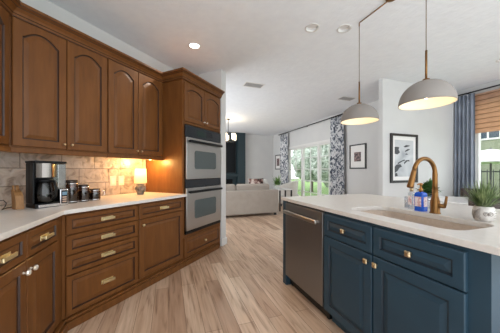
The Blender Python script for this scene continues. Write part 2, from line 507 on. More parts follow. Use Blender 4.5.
def window(name, x, y0, y1, z0, z1, panels, rows, cols):
    root = bpy.data.objects.new(name, None); COL.objects.link(root); root.location = (x, (y0+y1)/2, z0)
    ORI[root.name] = Vector((x, (y0+y1)/2, z0)); root['kind'] = 'structure'
    mb = MB(); d0, d1 = x + 0.03, x + 0.11
    mb.box(d0, d1, y0, y0+0.05, z0, z1); mb.box(d0, d1, y1-0.05, y1, z0, z1)
    mb.box(d0, d1, y0+0.05, y1-0.05, z0, z0+0.05); mb.box(d0, d1, y0+0.05, y1-0.05, z1-0.05, z1)
    wd = (y1 - y0) / panels
    for k in range(1, panels): mb.box(d0, d1, y0+wd*k-0.055, y0+wd*k+0.055, z0+0.05, z1-0.05)
    mb.build('window_frame', M_trim, root)
    mb = MB()                       # casing on the room side
    mb.box(x-0.018, x, y0-0.08, y0, z0-0.08, z1+0.08); mb.box(x-0.018, x, y1, y1+0.08, z0-0.08, z1+0.08)
    mb.box(x-0.018, x, y0, y1, z1, z1+0.08); mb.box(x-0.018, x, y0, y1, max(z0-0.08, 0.0), z0)
    mb.build('window_casing', M_trim, root)
    for k in range(panels):
        a, b = y0 + wd*k + 0.055, y0 + wd*(k+1) - 0.055
        g = MB(); g.box(x+0.066, x+0.070, a, b, z0+0.05, z1-0.05)
        gp = g.build('pane', M_glass, root)
        if rows:
            mu = MB()
            for i in range(1, rows):
                zz = z0 + (z1-z0)*i/rows; mu.box(x+0.055, x+0.078, a, b, zz-0.011, zz+0.011)
            for i in range(1, cols):
                yy = a + (b-a)*i/cols; mu.box(x+0.055, x+0.078, yy-0.011, yy+0.011, z0+0.05, z1-0.05)
            mu.build('muntin', M_trim, gp)
    return root
window('window_1', XW, WY0, WY1, WZ0, WZ1, 3, 5, 2)
window('window_2', XN, NY0, NY1, NZ0, NZ1, 2, 0, 0)

# ================================================================== CABINET PARTS
def door_panel(mb, P, u0, u1, v0, v1, wood, groove, th=0.02, rail=0.055, arch=0.0, n=18, w0=0.0):
    """raised-panel door or drawer front; P(u,v,w) maps to the frame"""
    def loop(d, w_, arched):
        a0, a1, b0, b1 = u0+d, u1-d, v0+d, v1-d
        pts = [P(a0, b0, w_), P(a1, b0, w_)]
        for k in range(n+1):
            t = 1 - k/n; u = a0 + (a1-a0)*t
            s_ = abs(2*t - 1)
            if arched and arch > 0:
                h = 0 if s_ > 0.91 else arch*(0.06 + 0.94*(1-(s_/0.91)**2))
                vv = b1 - arch + h
            else: vv = b1
            pts.append(P(u, vv, w_))
        return pts
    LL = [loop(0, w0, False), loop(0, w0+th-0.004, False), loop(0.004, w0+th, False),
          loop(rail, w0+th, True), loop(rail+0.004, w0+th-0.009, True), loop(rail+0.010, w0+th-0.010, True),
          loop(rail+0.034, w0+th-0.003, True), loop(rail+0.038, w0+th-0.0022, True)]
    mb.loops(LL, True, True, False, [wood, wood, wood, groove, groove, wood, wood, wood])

def bar_pull(P, u, v, w0, length, parent, mat=None):
    """square-ended cup/bar pull with back plate"""
    mb = MB(); h = length/2
    def bx(ua, ub, va, vb, wa, wb):
        a = P(ua, va, wa); b = P(ub, vb, wb)
        mb.box(a[0], b[0], a[1], b[1], a[2], b[2], 0.0025, 2)
    bx(u-h, u+h, v-0.017, v+0.015, w0, w0+0.004)
    bx(u-h+0.008, u-h+0.020, v-0.006, v+0.006, w0+0.004, w0+0.022)
    bx(u+h-0.020, u+h-0.008, v-0.006, v+0.006, w0+0.004, w0+0.022)
    bx(u-h, u+h, v-0.010, v+0.011, w0+0.020, w0+0.032)
    return mb.build('handle', mat or M_brass, parent, label='polished brass pull')

def knob(P, u, v, w0, parent, mat, r=0.016, label='round knob', faceted=False):
    mb = MB()
    prof = [(0.008, 0.0), (0.006, 0.012), (r*0.7, 0.016), (r, 0.024), (r*0.9, 0.032), (r*0.45, 0.037)]
    n = 8 if faceted else 16
    LL = []
    for rr, ww in prof:
        LL.append([P(u + rr*math.cos(2*PI*k/n), v + rr*math.sin(2*PI*k/n), w0 + ww) for k in range(n)])
    mb.loops(LL, True, True, not faceted)
    return mb.build('knob', mat, parent, label=label)

def lobed_knob(P, u, v, w0, parent, mat):
    mb = MB(); n = 32; LL = []
    for rr, ww in ((0.008, 0.0), (0.007, 0.014), (0.014, 0.017), (0.019, 0.021), (0.019, 0.026), (0.013, 0.030), (0.005, 0.032)):
        LL.append([P(u + 0.88*rr*(1+0.16*math.cos(4*(2*PI*k/n)+PI))*math.cos(2*PI*k/n), v + 0.88*rr*(1+0.16*math.cos(4*(2*PI*k/n)+PI))*math.sin(2*PI*k/n), w0 + ww) for k in range(n)])
    mb.loops(LL, True, True, True)
    return mb.build('knob', mat, parent, label='aged brass knob with four lobes')

def face_px(x0):      # faces +x
    return lambda u, v, w_: (x0 + w_, u, v)
def face_mx(x0):      # faces -x
    return lambda u, v, w_: (x0 - w_, u, v)

CT = 0.91            # left counter top
PB = face_px(-LB)
# ---- drawer bank
t = thing('drawer_cabinet', 'brown wooden base cabinet with a stack of four drawers with brass pulls', 'cabinet', (-LB-0.3, (YB+Y1)/2, 0), 'R')
mb = MB(); mb.box(-LW+0.003, -LB, YB+0.0, Y1, 0.0, CT-0.033); mb.build('body', M_wood, t)
mb = MB(); mb.box(-LB, -LB+0.045, YB-0.01, Y1, 0.0, 0.06, 0.004); mb.box(-LB, -LB+0.03, YB-0.005, Y1, 0.06, 0.082, 0.006); mb.build('base_molding', M_wood, t)
for v0, v1 in ((0.712, 0.858), (0.556, 0.704), (0.402, 0.548), (0.095, 0.394)):
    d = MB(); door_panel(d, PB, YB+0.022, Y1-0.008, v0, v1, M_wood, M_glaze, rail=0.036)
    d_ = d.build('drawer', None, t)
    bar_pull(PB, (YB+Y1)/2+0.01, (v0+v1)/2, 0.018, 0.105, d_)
# ---- base cabinet
t = thing('base_cabinet', 'brown wooden base cabinet with one drawer above one door, beside the wall ovens', 'cabinet', (-LB-0.3, (Y1+Y2)/2, 0), 'R')
mb = MB(); mb.box(-LW+0.003, -LB, Y1+0.002, Y2-0.002, 0.0, CT-0.033); mb.build('body', M_wood, t)
mb = MB(); mb.box(-LB, -LB+0.045, Y1, Y2-0.002, 0.0, 0.06, 0.004); mb.box(-LB, -LB+0.03, Y1, Y2-0.002, 0.06, 0.082, 0.006); mb.build('base_molding', M_wood, t)
d = MB(); door_panel(d, PB, Y1+0.012, Y2-0.012, 0.712, 0.858, M_wood, M_glaze, rail=0.036); d_ = d.build('drawer', None, t)
bar_pull(PB, (Y1+Y2)/2, 0.785, 0.018, 0.105, d_)
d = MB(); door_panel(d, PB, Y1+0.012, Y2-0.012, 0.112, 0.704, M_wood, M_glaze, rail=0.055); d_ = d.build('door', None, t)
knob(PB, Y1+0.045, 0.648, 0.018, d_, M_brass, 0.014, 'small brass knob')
# ---- corner cabinet along the near wall (house axes)
cb = run2w(-LB, YB); XC = cb[0]; YC = cb[1]
PC = face_px(XC)
s0, s1, s2 = 0.105, 0.485, 0.865
t = thing('corner_cabinet', 'brown wooden base cabinet angled in the left corner with two drawers over two doors', 'cabinet', (XC-0.3, YC-0.42, 0), 'W')
mb = MB()
cwall = (XD_W+0.003, YC - 0.005)
mb.loops([[ (XC, YC-0.004, z), (XC, YC-0.90, z), (XD_W+0.003, YC-0.90, z), (XD_W+0.003, YC-0.004, z)] for z in (0.0, CT-0.033)])
mb.build('body', M_wood, t)
mb = MB(); mb.box(XC, XC+0.045, YC-0.90, YC+0.01, 0, 0.06, 0.004); mb.box(XC, XC+0.03, YC-0.90, YC+0.005, 0.06, 0.082, 0.006); mb.build('base_molding', M_wood, t)
for a, b, ks in ((s0, s1, 1), (s1+0.008, s2, -1)):
    u0, u1 = YC - b, YC - a
    d = MB(); door_panel(d, PC, u0, u1, 0.712, 0.858, M_wood, M_glaze, rail=0.036); d_ = d.build('drawer', None, t)
    bar_pull(PC, (u0+u1)/2, 0.785, 0.018, 0.105, d_)
    d = MB(); door_panel(d, PC, u0, u1, 0.112, 0.704, M_wood, M_glaze, rail=0.055); d_ = d.build('door', None, t)
    uk = u0 + 0.03 if ks == 1 else u1 - 0.03
    knob(PC, uk, 0.648, 0.018, d_, M_crystal, 0.017, 'faceted crystal knob', True)
    if ks == 1: knob(PC, u0+0.14, 0.15, 0.018, d_, M_crystal, 0.012, 'small crystal knob', True)

# ---- left countertop: one continuous slab
co = -1.933
ya = 0.920
P0 = run2w(co, ya)
poly = [run2w(-LW+0.002, YW_), run2w(-LW+0.002, Y2-0.001), run2w(co, Y2-0.001), P0, (P0[0], YC-0.92), (XD_W+0.002, YC-0.92)]
o3 = (-1.1, 1.9, CT-0.032)
mb = MB(); mb.slab(poly, [], CT-0.032, CT)
ct = solo(mb, 'countertop', M_counter, 'beige quartz countertop bending along the brown base cabinets at left', 'countertop', o3)
md = ct.modifiers.new('bev', 'BEVEL'); md.width = 0.004; md.segments = 2; md.limit_method = 'ANGLE'

# ---- backsplash
t = thing('backsplash', 'stone tile backsplash between the left countertop and the upper cabinets', 'backsplash', (-LW, 1.4, CT), 'R')
mb = MB(); mb.box(-LW+0.001, -LW+0.011, YW_+0.004, Y2-0.004, CT+0.001, 1.36); mb.build('tile_panel', M_tile, t)
t2 = thing('backsplash', 'stone tile backsplash on the angled wall at the far left end', 'backsplash', (XD_W, cw[1]-0.4, CT), 'W')
mb = MB(); mb.box(XD_W+0.001, XD_W+0.011, cw[1]-0.90, cw[1]-0.006, CT+0.001, 1.36); mb.build('tile_panel', M_tile, t2)

# ---- oven tower cabinet
PT = face_px(-LB)
t = thing('oven_cabinet', 'tall brown wooden cabinet housing the two wall ovens', 'cabinet', (-LB-0.3, (Y2+Y3)/2, 0), 'R')
mb = MB()
HT = 2.36
mb.box(-LW+0.003, -LB, Y2+0.0, Y2+0.02, 0, HT); mb.box(-LW+0.003, -LB, Y3-0.02, Y3, 0, HT)
mb.box(-LW+0.003, -LB, Y2+0.02, Y3-0.02, 1.80, HT); mb.box(-LW+0.003, -LB, Y2+0.02, Y3-0.02, 0.06, 0.385)
mb.box(-LW+0.003, -LW+0.02, Y2+0.02, Y3-0.02, 0.385, 1.80)
mb.box(-LB-0.02, -LB, Y2+0.02, Y2+0.035, 0.385, 1.80); mb.box(-LB-0.02, -LB, Y3-0.035, Y3-0.02, 0.385, 1.80)
mb.build('body', M_wood, t)
mb = MB(); mb.box(-LB, -LB+0.045, Y2, Y3-0.09, 0, 0.06, 0.004); mb.box(-LB, -LB+0.03, Y2, Y3-0.09, 0.06, 0.078, 0.006)
mb.box(-LB-0.06, -LB-0.01, Y3-0.09, Y3-0.02, 0, 0.06); mb.build('base_molding', M_wood, t)
ym = (Y2+Y3)/2
for a, b, kk in ((Y2+0.022, ym-0.003, 1), (ym+0.003, Y3-0.022, -1)):
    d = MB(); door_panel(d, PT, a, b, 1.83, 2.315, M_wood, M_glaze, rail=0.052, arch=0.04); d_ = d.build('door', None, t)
    knob(PT, b-0.028 if kk == 1 else a+0.028, 1.875, 0.018, d_, M_crystal, 0.011, 'small crystal knob')
d = MB(); door_panel(d, PT, Y2+0.02, Y3-0.03, 0.098, 0.345, M_wood, M_glaze, rail=0.045); d_ = d.build('drawer', None, t)
knob(PT, ym, 0.222, 0.018, d_, M_brass, 0.015, 'round brass knob')

# ---- double wall oven
t = thing('double_wall_oven', 'stainless steel double wall oven with dark control panel set in the tall cabinet', 'oven', (-LB, ym, 0.39), 'R')
oa, ob = Y2+0.037, Y3-0.037
mb = MB(); mb.box(-LB-0.5, -LB+0.012, oa+0.01, ob-0.01, 0.39, 1.785); mb.build('body', M_black, t)
mb = MB(); mb.box(-LB+0.012, -LB+0.03, oa-0.01, ob+0.01, 1.632, 1.782, 0.004); cp = mb.build('control_panel', M_panel, t)
mb = MB(); mb.box(-LB+0.0295, -LB+0.0312, ym-0.17, ym-0.02, 1.67, 1.745, 0.0); mb.build('display', M_display, cp)
mb = MB()
for i in range(3):
    for j in range(4): mb.box(-LB+0.0295, -LB+0.0315, ym+0.04+0.035*j, ym+0.062+0.035*j, 1.668+0.028*i, 1.685+0.028*i)
mb.build('keypad', M_blackmat, cp)
def oven_door(z0, z1):
    mb = MB(); mb.box(-LB+0.012, -LB+0.040, oa-0.005, ob+0.005, z0, z1, 0.006, 3); dr = mb.build('oven_door', M_steel, t)
    wy0, wy1, wz0, wz1 = oa+0.15, ob-0.14, z0 + 0.13*(z1-z0)/0.53, z1 - 0.16*(z1-z0)/0.53
    rr = 0.035
    pts = []
    for cx_, cz_, a0 in ((wy1-rr, wz1-rr, 0), (wy0+rr, wz1-rr, 90), (wy0+rr, wz0+rr, 180), (wy1-rr, wz0+rr, 270)):
        for k in range(6): pts.append((cx_ + rr*math.cos(R(a0+18*k)), cz_ + rr*math.sin(R(a0+18*k))))
    mb = MB(); mb.loops([[(-LB+0.039, y, z) for y, z in pts], [(-LB+0.0425, y, z) for y, z in pts]]); mb.build('door_window', M_ovenglass, dr)
    mb = MB(); hz = z1 - 0.05
    mb.box(-LB+0.062, -LB+0.088, oa+0.02, ob-0.02, hz-0.016, hz+0.016, 0.008, 3)
    mb.box(-LB+0.038, -LB+0.066, oa+0.03, oa+0.06, hz-0.012, hz+0.012); mb.box(-LB+0.038, -LB+0.066, ob-0.06, ob-0.03, hz-0.012, hz+0.012)
    mb.build('handle', M_black, dr, label='black bar handle')
oven_door(1.088, 1.628)
oven_door(0.432, 0.975)
mb = MB(); mb.box(-LB+0.012, -LB+0.032, oa-0.008, ob+0.008, 0.982, 1.083, 0.003); mb.build('vent_trim', M_panel, t)
mb = MB(); mb.box(-LB+0.010, -LB+0.028, oa-0.008, ob+0.008, 0.388, 0.428, 0.003); mb.build('bottom_trim', M_black, t)

# ---- upper cabinets
PU = face_px(-LU)
ud = (Y2 - 0.02 - YU) / 4.0
def upper(i0, label):
    a, b = YU + ud*i0, YU + ud*(i0+2)
    t = thing('upper_cabinet', label, 'cabinet', (-LU-0.15, (a+b)/2, 1.335), 'R')
    mb = MB(); mb.box(-LW+0.003, -LU, a+(0.0 if i0 else 0.0), b + (0.018 if i0 else -0.001), 1.375, 2.375); mb.build('body', M_wood, t)
    mb = MB(); mb.box(-LU-0.02, -LU+0.012, a, b + (0.018 if i0 else -0.001), 1.335, 1.3745, 0.005); mb.build('light_rail', M_wood, t)
    for k in range(2):
        c0 = a + ud*k + (0.010 if k == 0 else 0.003); c1 = a + ud*(k+1) - (0.003 if k == 0 else 0.006)
        d = MB(); door_panel(d, PU, c0, c1, 1.385, 2.345, M_wood, M_glaze, rail=0.056, arch=0.062); d_ = d.build('door', None, t)
        knob(PU, c1-0.026 if k == 0 else c0+0.026, 1.425, 0.018, d_, M_brasssat, 0.011, 'small pale brass knob')
upper(0, 'brown wooden upper cabinet with two arched doors above the coffee maker')
upper(2, 'brown wooden upper cabinet with two arched doors above the lamp, against the oven cabinet')
# angled upper at the far left
cu = run2w(-LU, YU); XU, YUC = cu
PUC = face_px(XU)
t = thing('upper_cabinet', 'brown wooden upper cabinet angled away at the far left edge', 'cabinet', (XU-0.15, YUC-0.3, 1.335), 'W')
mb = MB(); mb.box(XD_W+0.003, XU, YUC-0.75, YUC-0.002, 1.375, 2.375); mb.build('body', M_wood, t)
mb = MB(); mb.box(XU-0.02, XU+0.012, YUC-0.75, YUC-0.002, 1.335, 1.3745, 0.005); mb.build('light_rail', M_wood, t)
for a, b, k in ((0.035, 0.39, 0), (0.396, 0.74, 1)):
    d = MB(); door_panel(d, PUC, YUC-b, YUC-a, 1.385, 2.345, M_wood, M_glaze, rail=0.056, arch=0.062); d_ = d.build('door', None, t)
    knob(PUC, YUC-b+0.026 if k == 0 else YUC-a-0.026, 1.425, 0.018, d_, M_brasssat, 0.011, 'small pale brass knob')

# ---- crown moulding: profile swept along the cabinet tops
CRP = [(0.000, 2.346), (0.022, 2.348), (0.024, 2.354), (0.026, 2.368), (0.032, 2.372), (0.038, 2.388), (0.056, 2.408), (0.060, 2.413), (0.078, 2.420), (0.080, 2.425), (0.086, 2.427), (0.086, 2.446), (0.0, 2.446)]
def offset_path(path, d):
    out_ = []
    n = len(path)
    for i, p in enumerate(path):
        p = Vector(p)
        dirs = []
        if i > 0: dirs.append((Vector(path[i]) - Vector(path[i-1])).normalized())
        if i < n-1: dirs.append((Vector(path[i+1]) - Vector(path[i])).normalized())
        nm = [Vector((d_.y, -d_.x)) for d_ in dirs]
        if len(nm) == 2:
            b = (nm[0] + nm[1]).normalized(); out_.append(p + b * (d / b.dot(nm[0])))
        else: out_.append(p + nm[0]*d)
    return out_
ucorner = Vector((-LU, YU))
dn = Vector((1, -1)).normalized()
path = [ucorner + dn*0.78, ucorner, Vector((-LU, Y2-0.0)), Vector((-LB, Y2-0.0)), Vector((-LB, Y3)), Vector((-LW, Y3))]
path = path[:5]
mb = MB()
offs = [offset_path(path, o_) for o_, z in CRP]
LL = [[(offs[k][i].x, offs[k][i].y, CRP[k][1]) for k in range(len(CRP))] for i in range(len(path))]
VV = [[mb.v(p) for p in Lp] for Lp in LL]
for i in range(len(VV)-1):
    for k in range(len(CRP)):
        mb.m(M_glaze if k in (1, 3, 6, 8) else M_wood)
        k2 = (k+1) % len(CRP); mb.face([VV[i][k], VV[i][k2], VV[i+1][k2], VV[i+1][k]])
mb.m(M_wood); mb.face(VV[0]); mb.face(VV[-1][::-1])
struct(mb, 'trim_1', None, 'R')

# ================================================================== ISLAND
IX0, IX1, IY0, IY1 = 1.158, 2.02, 0.52, 2.215
IT = 0.914
PI_ = face_mx(IX0)
t = thing('kitchen_island', 'navy blue kitchen island with two drawer fronts above two raised panel doors', 'island', ((IX0+IX1)/2, 1.3, 0), 'W')
D0, D1 = 1.512, 2.150           # dishwasher bay
mb = MB()
mb.box(IX0, IX0+0.06, IY0, D0, 0.11, IT-0.032); mb.box(IX0+0.52, IX1, IY0, D0, 0.11, IT-0.032); mb.box(IX0+0.06, IX0+0.52, IY0, 0.60, 0.11, IT-0.032); mb.box(IX0+0.06, IX0+0.52, 1.46, D0, 0.11, IT-0.032); mb.box(IX0+0.06, IX0+0.52, 0.60, 1.46, 0.11, 0.60); mb.box(IX0+0.62, IX1, D0, D1, 0.11, IT-0.032)
mb.box(IX0, IX1, D1, IY1, 0.0, IT-0.032)
mb.box(IX0+0.07, IX1-0.02, IY0+0.02, D0, 0.0, 0.11); mb.box(IX0+0.62, IX1-0.02, D0, D1, 0, 0.11)
# hollow for the sink
mb2 = mb
body = mb.build('body', M_blue, t)
B = [1.506, 1.047, 0.588]
for k in range(2):
    u1, u0 = B[k]-0.005, B[k+1]+0.005
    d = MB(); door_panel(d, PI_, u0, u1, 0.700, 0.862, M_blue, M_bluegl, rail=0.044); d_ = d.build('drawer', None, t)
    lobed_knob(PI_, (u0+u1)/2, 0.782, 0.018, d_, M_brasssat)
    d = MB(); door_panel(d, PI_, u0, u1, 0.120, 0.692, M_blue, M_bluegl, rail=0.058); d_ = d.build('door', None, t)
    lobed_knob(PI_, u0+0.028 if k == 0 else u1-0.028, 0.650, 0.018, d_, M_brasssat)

# ---- dishwasher
t = thing('dishwasher', 'stainless steel dishwasher built into the end of the blue island', 'dishwasher', (IX0+0.3, (D0+D1)/2, 0), 'W')
mb = MB(); mb.box(IX0+0.02, IX0+0.60, D0+0.006, D1-0.006, 0.10, IT-0.036); mb.build('body', M_blackmat, t)
mb = MB(); mb.box(IX0-0.012, IX0+0.02, D0+0.014, D1-0.010, 0.115, 0.868, 0.006, 3); dr = mb.build('door', M_steeldk, t)
mb = MB(); mb.box(IX0-0.058, IX0-0.036, D0+0.05, D1-0.045, 0.765, 0.800, 0.008, 3)
mb.box(IX0-0.04, IX0-0.010, D0+0.07, D0+0.10, 0.772, 0.793); mb.box(IX0-0.04, IX0-0.010, D1-0.095, D1-0.065, 0.772, 0.793)
mb.build('handle', M_steel, dr, label='brushed steel bar handle')
mb = MB(); mb.box(IX0+0.05, IX0+0.06, D0+0.006, D1-0.006, 0.012, 0.10); mb.box(IX0+0.055, IX0+0.58, D0+0.02, D0+0.05, 0.0, 0.10); mb.box(IX0+0.055, IX0+0.58, D1-0.05, D1-0.02, 0.0, 0.10); mb.build('toe_kick', M_black, t)

# ---- island countertop with sink cut-out
SX0, SX1, SY0, SY1, SR = 1.262, 1.622, 0.69, 1.40, 0.085
def rrect(x0, x1, y0, y1, r, n=7):
    pts = []
    for cx_, cy_, a0 in ((x1-r, y1-r, 0), (x0+r, y1-r, 90), (x0+r, y0+r, 180), (x1-r, y0+r, 270)):
        for k in range(n): pts.append((cx_ + r*math.cos(R(a0+90*k/(n-1))), cy_ + r*math.sin(R(a0+90*k/(n-1)))))
    return pts
mb = MB(); mb.slab([(1.140, 0.40), (2.30, 0.40), (2.30, 2.235), (1.140, 2.235)], [rrect(SX0, SX1, SY0, SY1, SR)], IT-0.031, IT)
ct = solo(mb, 'island_countertop', M_counter, 'pale quartz countertop on the blue island around the sink', 'countertop', (1.72, 1.3, IT-0.031))
md = ct.modifiers.new('bev', 'BEVEL'); md.width = 0.004; md.segments = 2; md.limit_method = 'ANGLE'; md.angle_limit = R(50)
t = thing('sink', 'beige undermount composite sink sunk in the island countertop', 'sink', ((SX0+SX1)/2, (SY0+SY1)/2, IT-0.22), 'W')
mb = MB()
def sl(d, r, z): return [(x, y, z) for x, y in rrect(SX0+d, SX1-d, SY0+d, SY1-d, r)]
zt = IT-0.0315
mb.loops([sl(-0.025, SR+0.02, zt-0.012), sl(-0.025, SR+0.02, zt), sl(0.0, SR, zt), sl(0.004, SR, zt-0.006), sl(0.012, SR-0.004, IT-0.18), sl(0.03, SR-0.02, IT-0.205), sl(0.06, 0.04, IT-0.21)], False, True, True)
mb.build('basin', M_sink, t, recalc=True)
mb = MB(); mb.lathe([(0.045, 0), (0.045, 0.003), (0.03, 0.003), (0.028, 0.001)], ((SX0+SX1)/2+0.02, (SY0+SY1)/2, IT-0.2105), 24); mb.build('drain', M_chrome, t)

# ---- faucet
fx, fy = 1.672, 1.035
t = thing('faucet', 'brass gooseneck kitchen faucet standing behind the island sink', 'faucet', (fx, fy, IT), 'W')
mb = MB(); mb.lathe([(0.031, 0), (0.031, 0.006), (0.027, 0.010), (0.027, 0.080), (0.024, 0.090), (0.018, 0.115), (0.017, 0.16)], (fx, fy, IT), 28); mb.build('base', M_bronze, t)
pts = [(fx, fy, IT+0.10), (fx, fy, IT+0.20), (fx-0.001, fy, IT+0.258)]
ra = 0.100
for k in range(1, 15):
    a = PI*k/14*0.93
    pts.append((fx - ra + ra*math.cos(a), fy, IT+0.262+ra*math.sin(a)))
e = Vector(pts[-1]); dd = (Vector(pts[-1]) - Vector(pts[-2])).normalized()
mb = MB(); mb.tube(pts, [0.015]*3 + [0.013]*14, 16); mb.build('spout', M_bronze, t)
mb = MB(); mb.tube([e - dd*0.01, e + dd*0.012, e + dd*0.03, e + dd*0.09, e + dd*0.11, e+dd*0.115], [0.013, 0.0145, 0.0155, 0.0185, 0.0195, 0.016], 16); mb.build('spray_head', M_bronze, t)
mb = MB(); mb.tube([(fx, fy, IT+0.052), (fx+0.012, fy-0.05, IT+0.052)], 0.014, 14)
mb.tube([(fx+0.011, fy-0.046, IT+0.045), (fx+0.014, fy-0.054, IT+0.075), (fx+0.018, fy-0.058, IT+0.118)], [0.011, 0.008, 0.007], 12)
mb.build('handle', M_bronze, t)

# ---- soap bottles
def bottle(name, cx_, cy_, w_, d_, h, body, cap, label, lab):
    t = thing(name, label, 'bottle', (cx_, cy_, IT), 'W')
    mb = MB()
    prof = [(1.0, 0.0), (1.0, h*0.86), (0.93, h*0.93), (0.55, h*0.98), (0.34, h)]
    LL = []
    for s_, z in prof:
        LL.append([(x, y, IT + z + 0.0005) for x, y in rrect(cx_-d_/2*s_, cx_+d_/2*s_, cy_-w_/2*s_, cy_+w_/2*s_, 0.012*s_, 5)])
    mb.loops(LL, True, True, False); b_ = mb.build('body', body, t)
    mb = MB(); mb.lathe([(0.0125, 0), (0.0125, 0.02), (0.008, 0.024), (0.006, 0.028), (0.006, 0.044), (0.011, 0.046), (0.011, 0.060), (0.004, 0.062)], (cx_, cy_, IT+h), 16)
    mb.tube([(cx_, cy_, IT+h+0.054), (cx_-0.018, cy_+0.004, IT+h+0.054), (cx_-0.024, cy_+0.005, IT+h+0.049)], 0.005, 8)
    mb.build('pump', cap, t)
    if lab:
        mb = MB(); mb.box(cx_-d_/2-0.0012, cx_-d_/2+0.0005, cy_-w_*0.34, cy_+w_*0.34, IT+h*0.25, IT+h*0.75)
        mb.box(cx_-d_*0.3, cx_+d_*0.3, cy_-w_/2-0.0012, cy_-w_/2+0.0005, IT+h*0.25, IT+h*0.75)
        mb.build('label', M_label, b_, label='white and pink paper label')
bottle('soap_bottle', 1.674, 1.128, 0.062, 0.058, 0.135, M_bluesoap, M_amber, 'bright blue soap bottle with gold pump beside the faucet', True)
bottle('soap_bottle', 1.705, 1.215, 0.040, 0.040, 0.130, M_clear, M_brasssat, 'clear pump bottle left of the bright blue soap bottle', True)
mb = MB(); mb.lathe([(0.018, 0), (0.019, 0.085), (0.0175, 0.085), (0.016, 0.004)], (1.73, 1.268, IT+0.0005), 20)
solo(mb, 'glass', M_clear, 'small clear glass at the left end of the soap bottles', 'glass', (1.73, 1.268, IT))

# ---- plants
def blade(mb, base, az, elev, ln, wd, droop=0.3, seg=5):
    d = Vector((math.cos(az)*math.cos(elev), math.sin(az)*math.cos(elev), math.sin(elev)))
    side = Vector((-math.sin(az), math.cos(az), 0))
    nrm = d.cross(side)
    A = []; Bv = []; p = Vector(base)
    for k in range(seg+1):
        f = k/seg
        ww = wd*(1 - f)**0.7*(0.6 + 0.8*min(f*3, 1))*0.5 + 0.0003
        lift = nrm * (ww*0.5)
        A.append(mb.v(p + side*ww)); Bv.append(mb.v(p - side*ww))
        d = (d + Vector((0,0,-droop/seg))).normalized()
        p = p + d*(ln/seg)
    for k in range(seg): mb.face([A[k], A[k+1], Bv[k+1], Bv[k]], True)

px_, py_ = 1.668, 0.782
t = thing('potted_plant', 'spiky green succulent in a round carved white pot on the island', 'plant', (px_, py_, IT), 'W')
mb = MB()
prof = [(0.026, 0), (0.033, 0.001), (0.043, 0.014), (0.0485, 0.034), (0.0485, 0.052), (0.044, 0.074), (0.040, 0.084), (0.037, 0.084), (0.037, 0.070)]
mb.lathe(prof, (px_, py_, IT), 40); M_pot = noisy('pot_ceramic', [(0.35, srgb(196,190,184)), (0.65, srgb(222,218,213))], (1,1,1), 30, 4, 0.6)
pot = mb.build('pot', M_pot, t)
# carved spiral and fanning lines on the pot
def pot_r(z):
    for (r0, z0), (r1, z1) in zip(prof[:7], prof[1:7]):
        if z0 <= z <= z1: return r0 + (r1-r0)*(z-z0)/(z1-z0)
    return 0.04
def on_pot(ang, z, off=0.0): 
    r = pot_r(z) + off
    return (px_ + r*math.cos(ang), py_ + r*math.sin(ang), IT+z)
mb = MB(); a_face = math.atan2(-py_, -px_)
a_sp = a_face + 0.28
for turn in (1, -1):
    pts = []
    for k in range(26):
        th = k/25*2*PI*1.6; rr = 0.003 + 0.010*k/25
        pts.append(on_pot(a_sp + (0.35 if turn > 0 else -0.1) + turn*rr*math.cos(th)/0.048, 0.044 + rr*math.sin(th)))
    mb.tube(pts, 0.0016, 6)
for k in range(9):
    z_ = 0.014 + 0.0065*k
    pts = [on_pot(a_sp - 0.55 - 0.12*i, z_ + 0.010*math.sin(i*0.45 + k*0.25)) for i in range(10)]
    mb.tube(pts, 0.0013, 6)
for k in range(4):
    z_ = 0.022 + 0.013*k
    pts = [on_pot(a_sp + 0.75 + 0.1*i, z_ + 0.004*math.sin(i*0.6)) for i in range(8)]
    mb.tube(pts, 0.0013, 6)
mb.build('carving', mk('pot_groove', srgb(128,120,114), 0.7), pot, label='darker carved lines')
mb = MB(); mb.lathe([(0.036, 0), (0.03, 0.004), (0.01, 0.006)], (px_, py_, IT+0.072), 20); mb.build('soil', M_gravel, t)
mb = MB(); rnd = random.Random(3)
for i in range(230):
    az = rnd.uniform(0, 2*PI); el = R(rnd.choice([25, 40, 50, 60, 70, 80]) + rnd.uniform(-8, 8))
    br_ = rnd.uniform(0, 0.03)
    blade(mb, (px_ + br_*math.cos(az), py_ + br_*math.sin(az), IT+0.08), az, el, rnd.uniform(0.09, 0.165), rnd.uniform(0.0035, 0.0062), rnd.uniform(0.0, 0.35))
mb.build('foliage', M_plantsp, t, recalc=False)

def leafy(name, label, c, z0, hgt, spread, nl, lw, mat, potr, poth, potmat, seed, potname='pot'):
    t = thing(name, label, 'plant', (c[0], c[1], z0), 'W')
    mb = MB(); mb.lathe([(potr*0.75, 0), (potr, poth*0.5), (potr*0.92, poth), (potr*0.8, poth), (potr*0.78, poth*0.8)], (c[0], c[1], z0+0.0005), 24); mb.build(potname, potmat, t)
    mb = MB(); rnd = random.Random(seed)
    for i in range(nl):
        az = rnd.uniform(0, 2*PI); el = R(rnd.uniform(15, 85))
        ln = hgt*rnd.uniform(0.5, 1.0)*(0.6 + 0.4*math.sin(el))
        st = Vector((c[0], c[1], z0+poth*0.9)) + Vector((math.cos(az), math.sin(az), 0))*spread*rnd.uniform(0.0, 0.5) + Vector((0,0,rnd.uniform(0, hgt*0.4)))
        blade(mb, st, az, el, ln*0.7, lw*rnd.uniform(0.7, 1.3), rnd.uniform(0.4, 1.2), 5)
    mb.build('foliage', mat, t, recalc=False)
    return t
leafy('leafy_plant', 'small dark green leafy plant behind the blue soap bottle', (1.84, 1.19), IT, 0.15, 0.07, 90, 0.040, M_plantdk, 0.028, 0.10, M_clear, 5, 'vase')

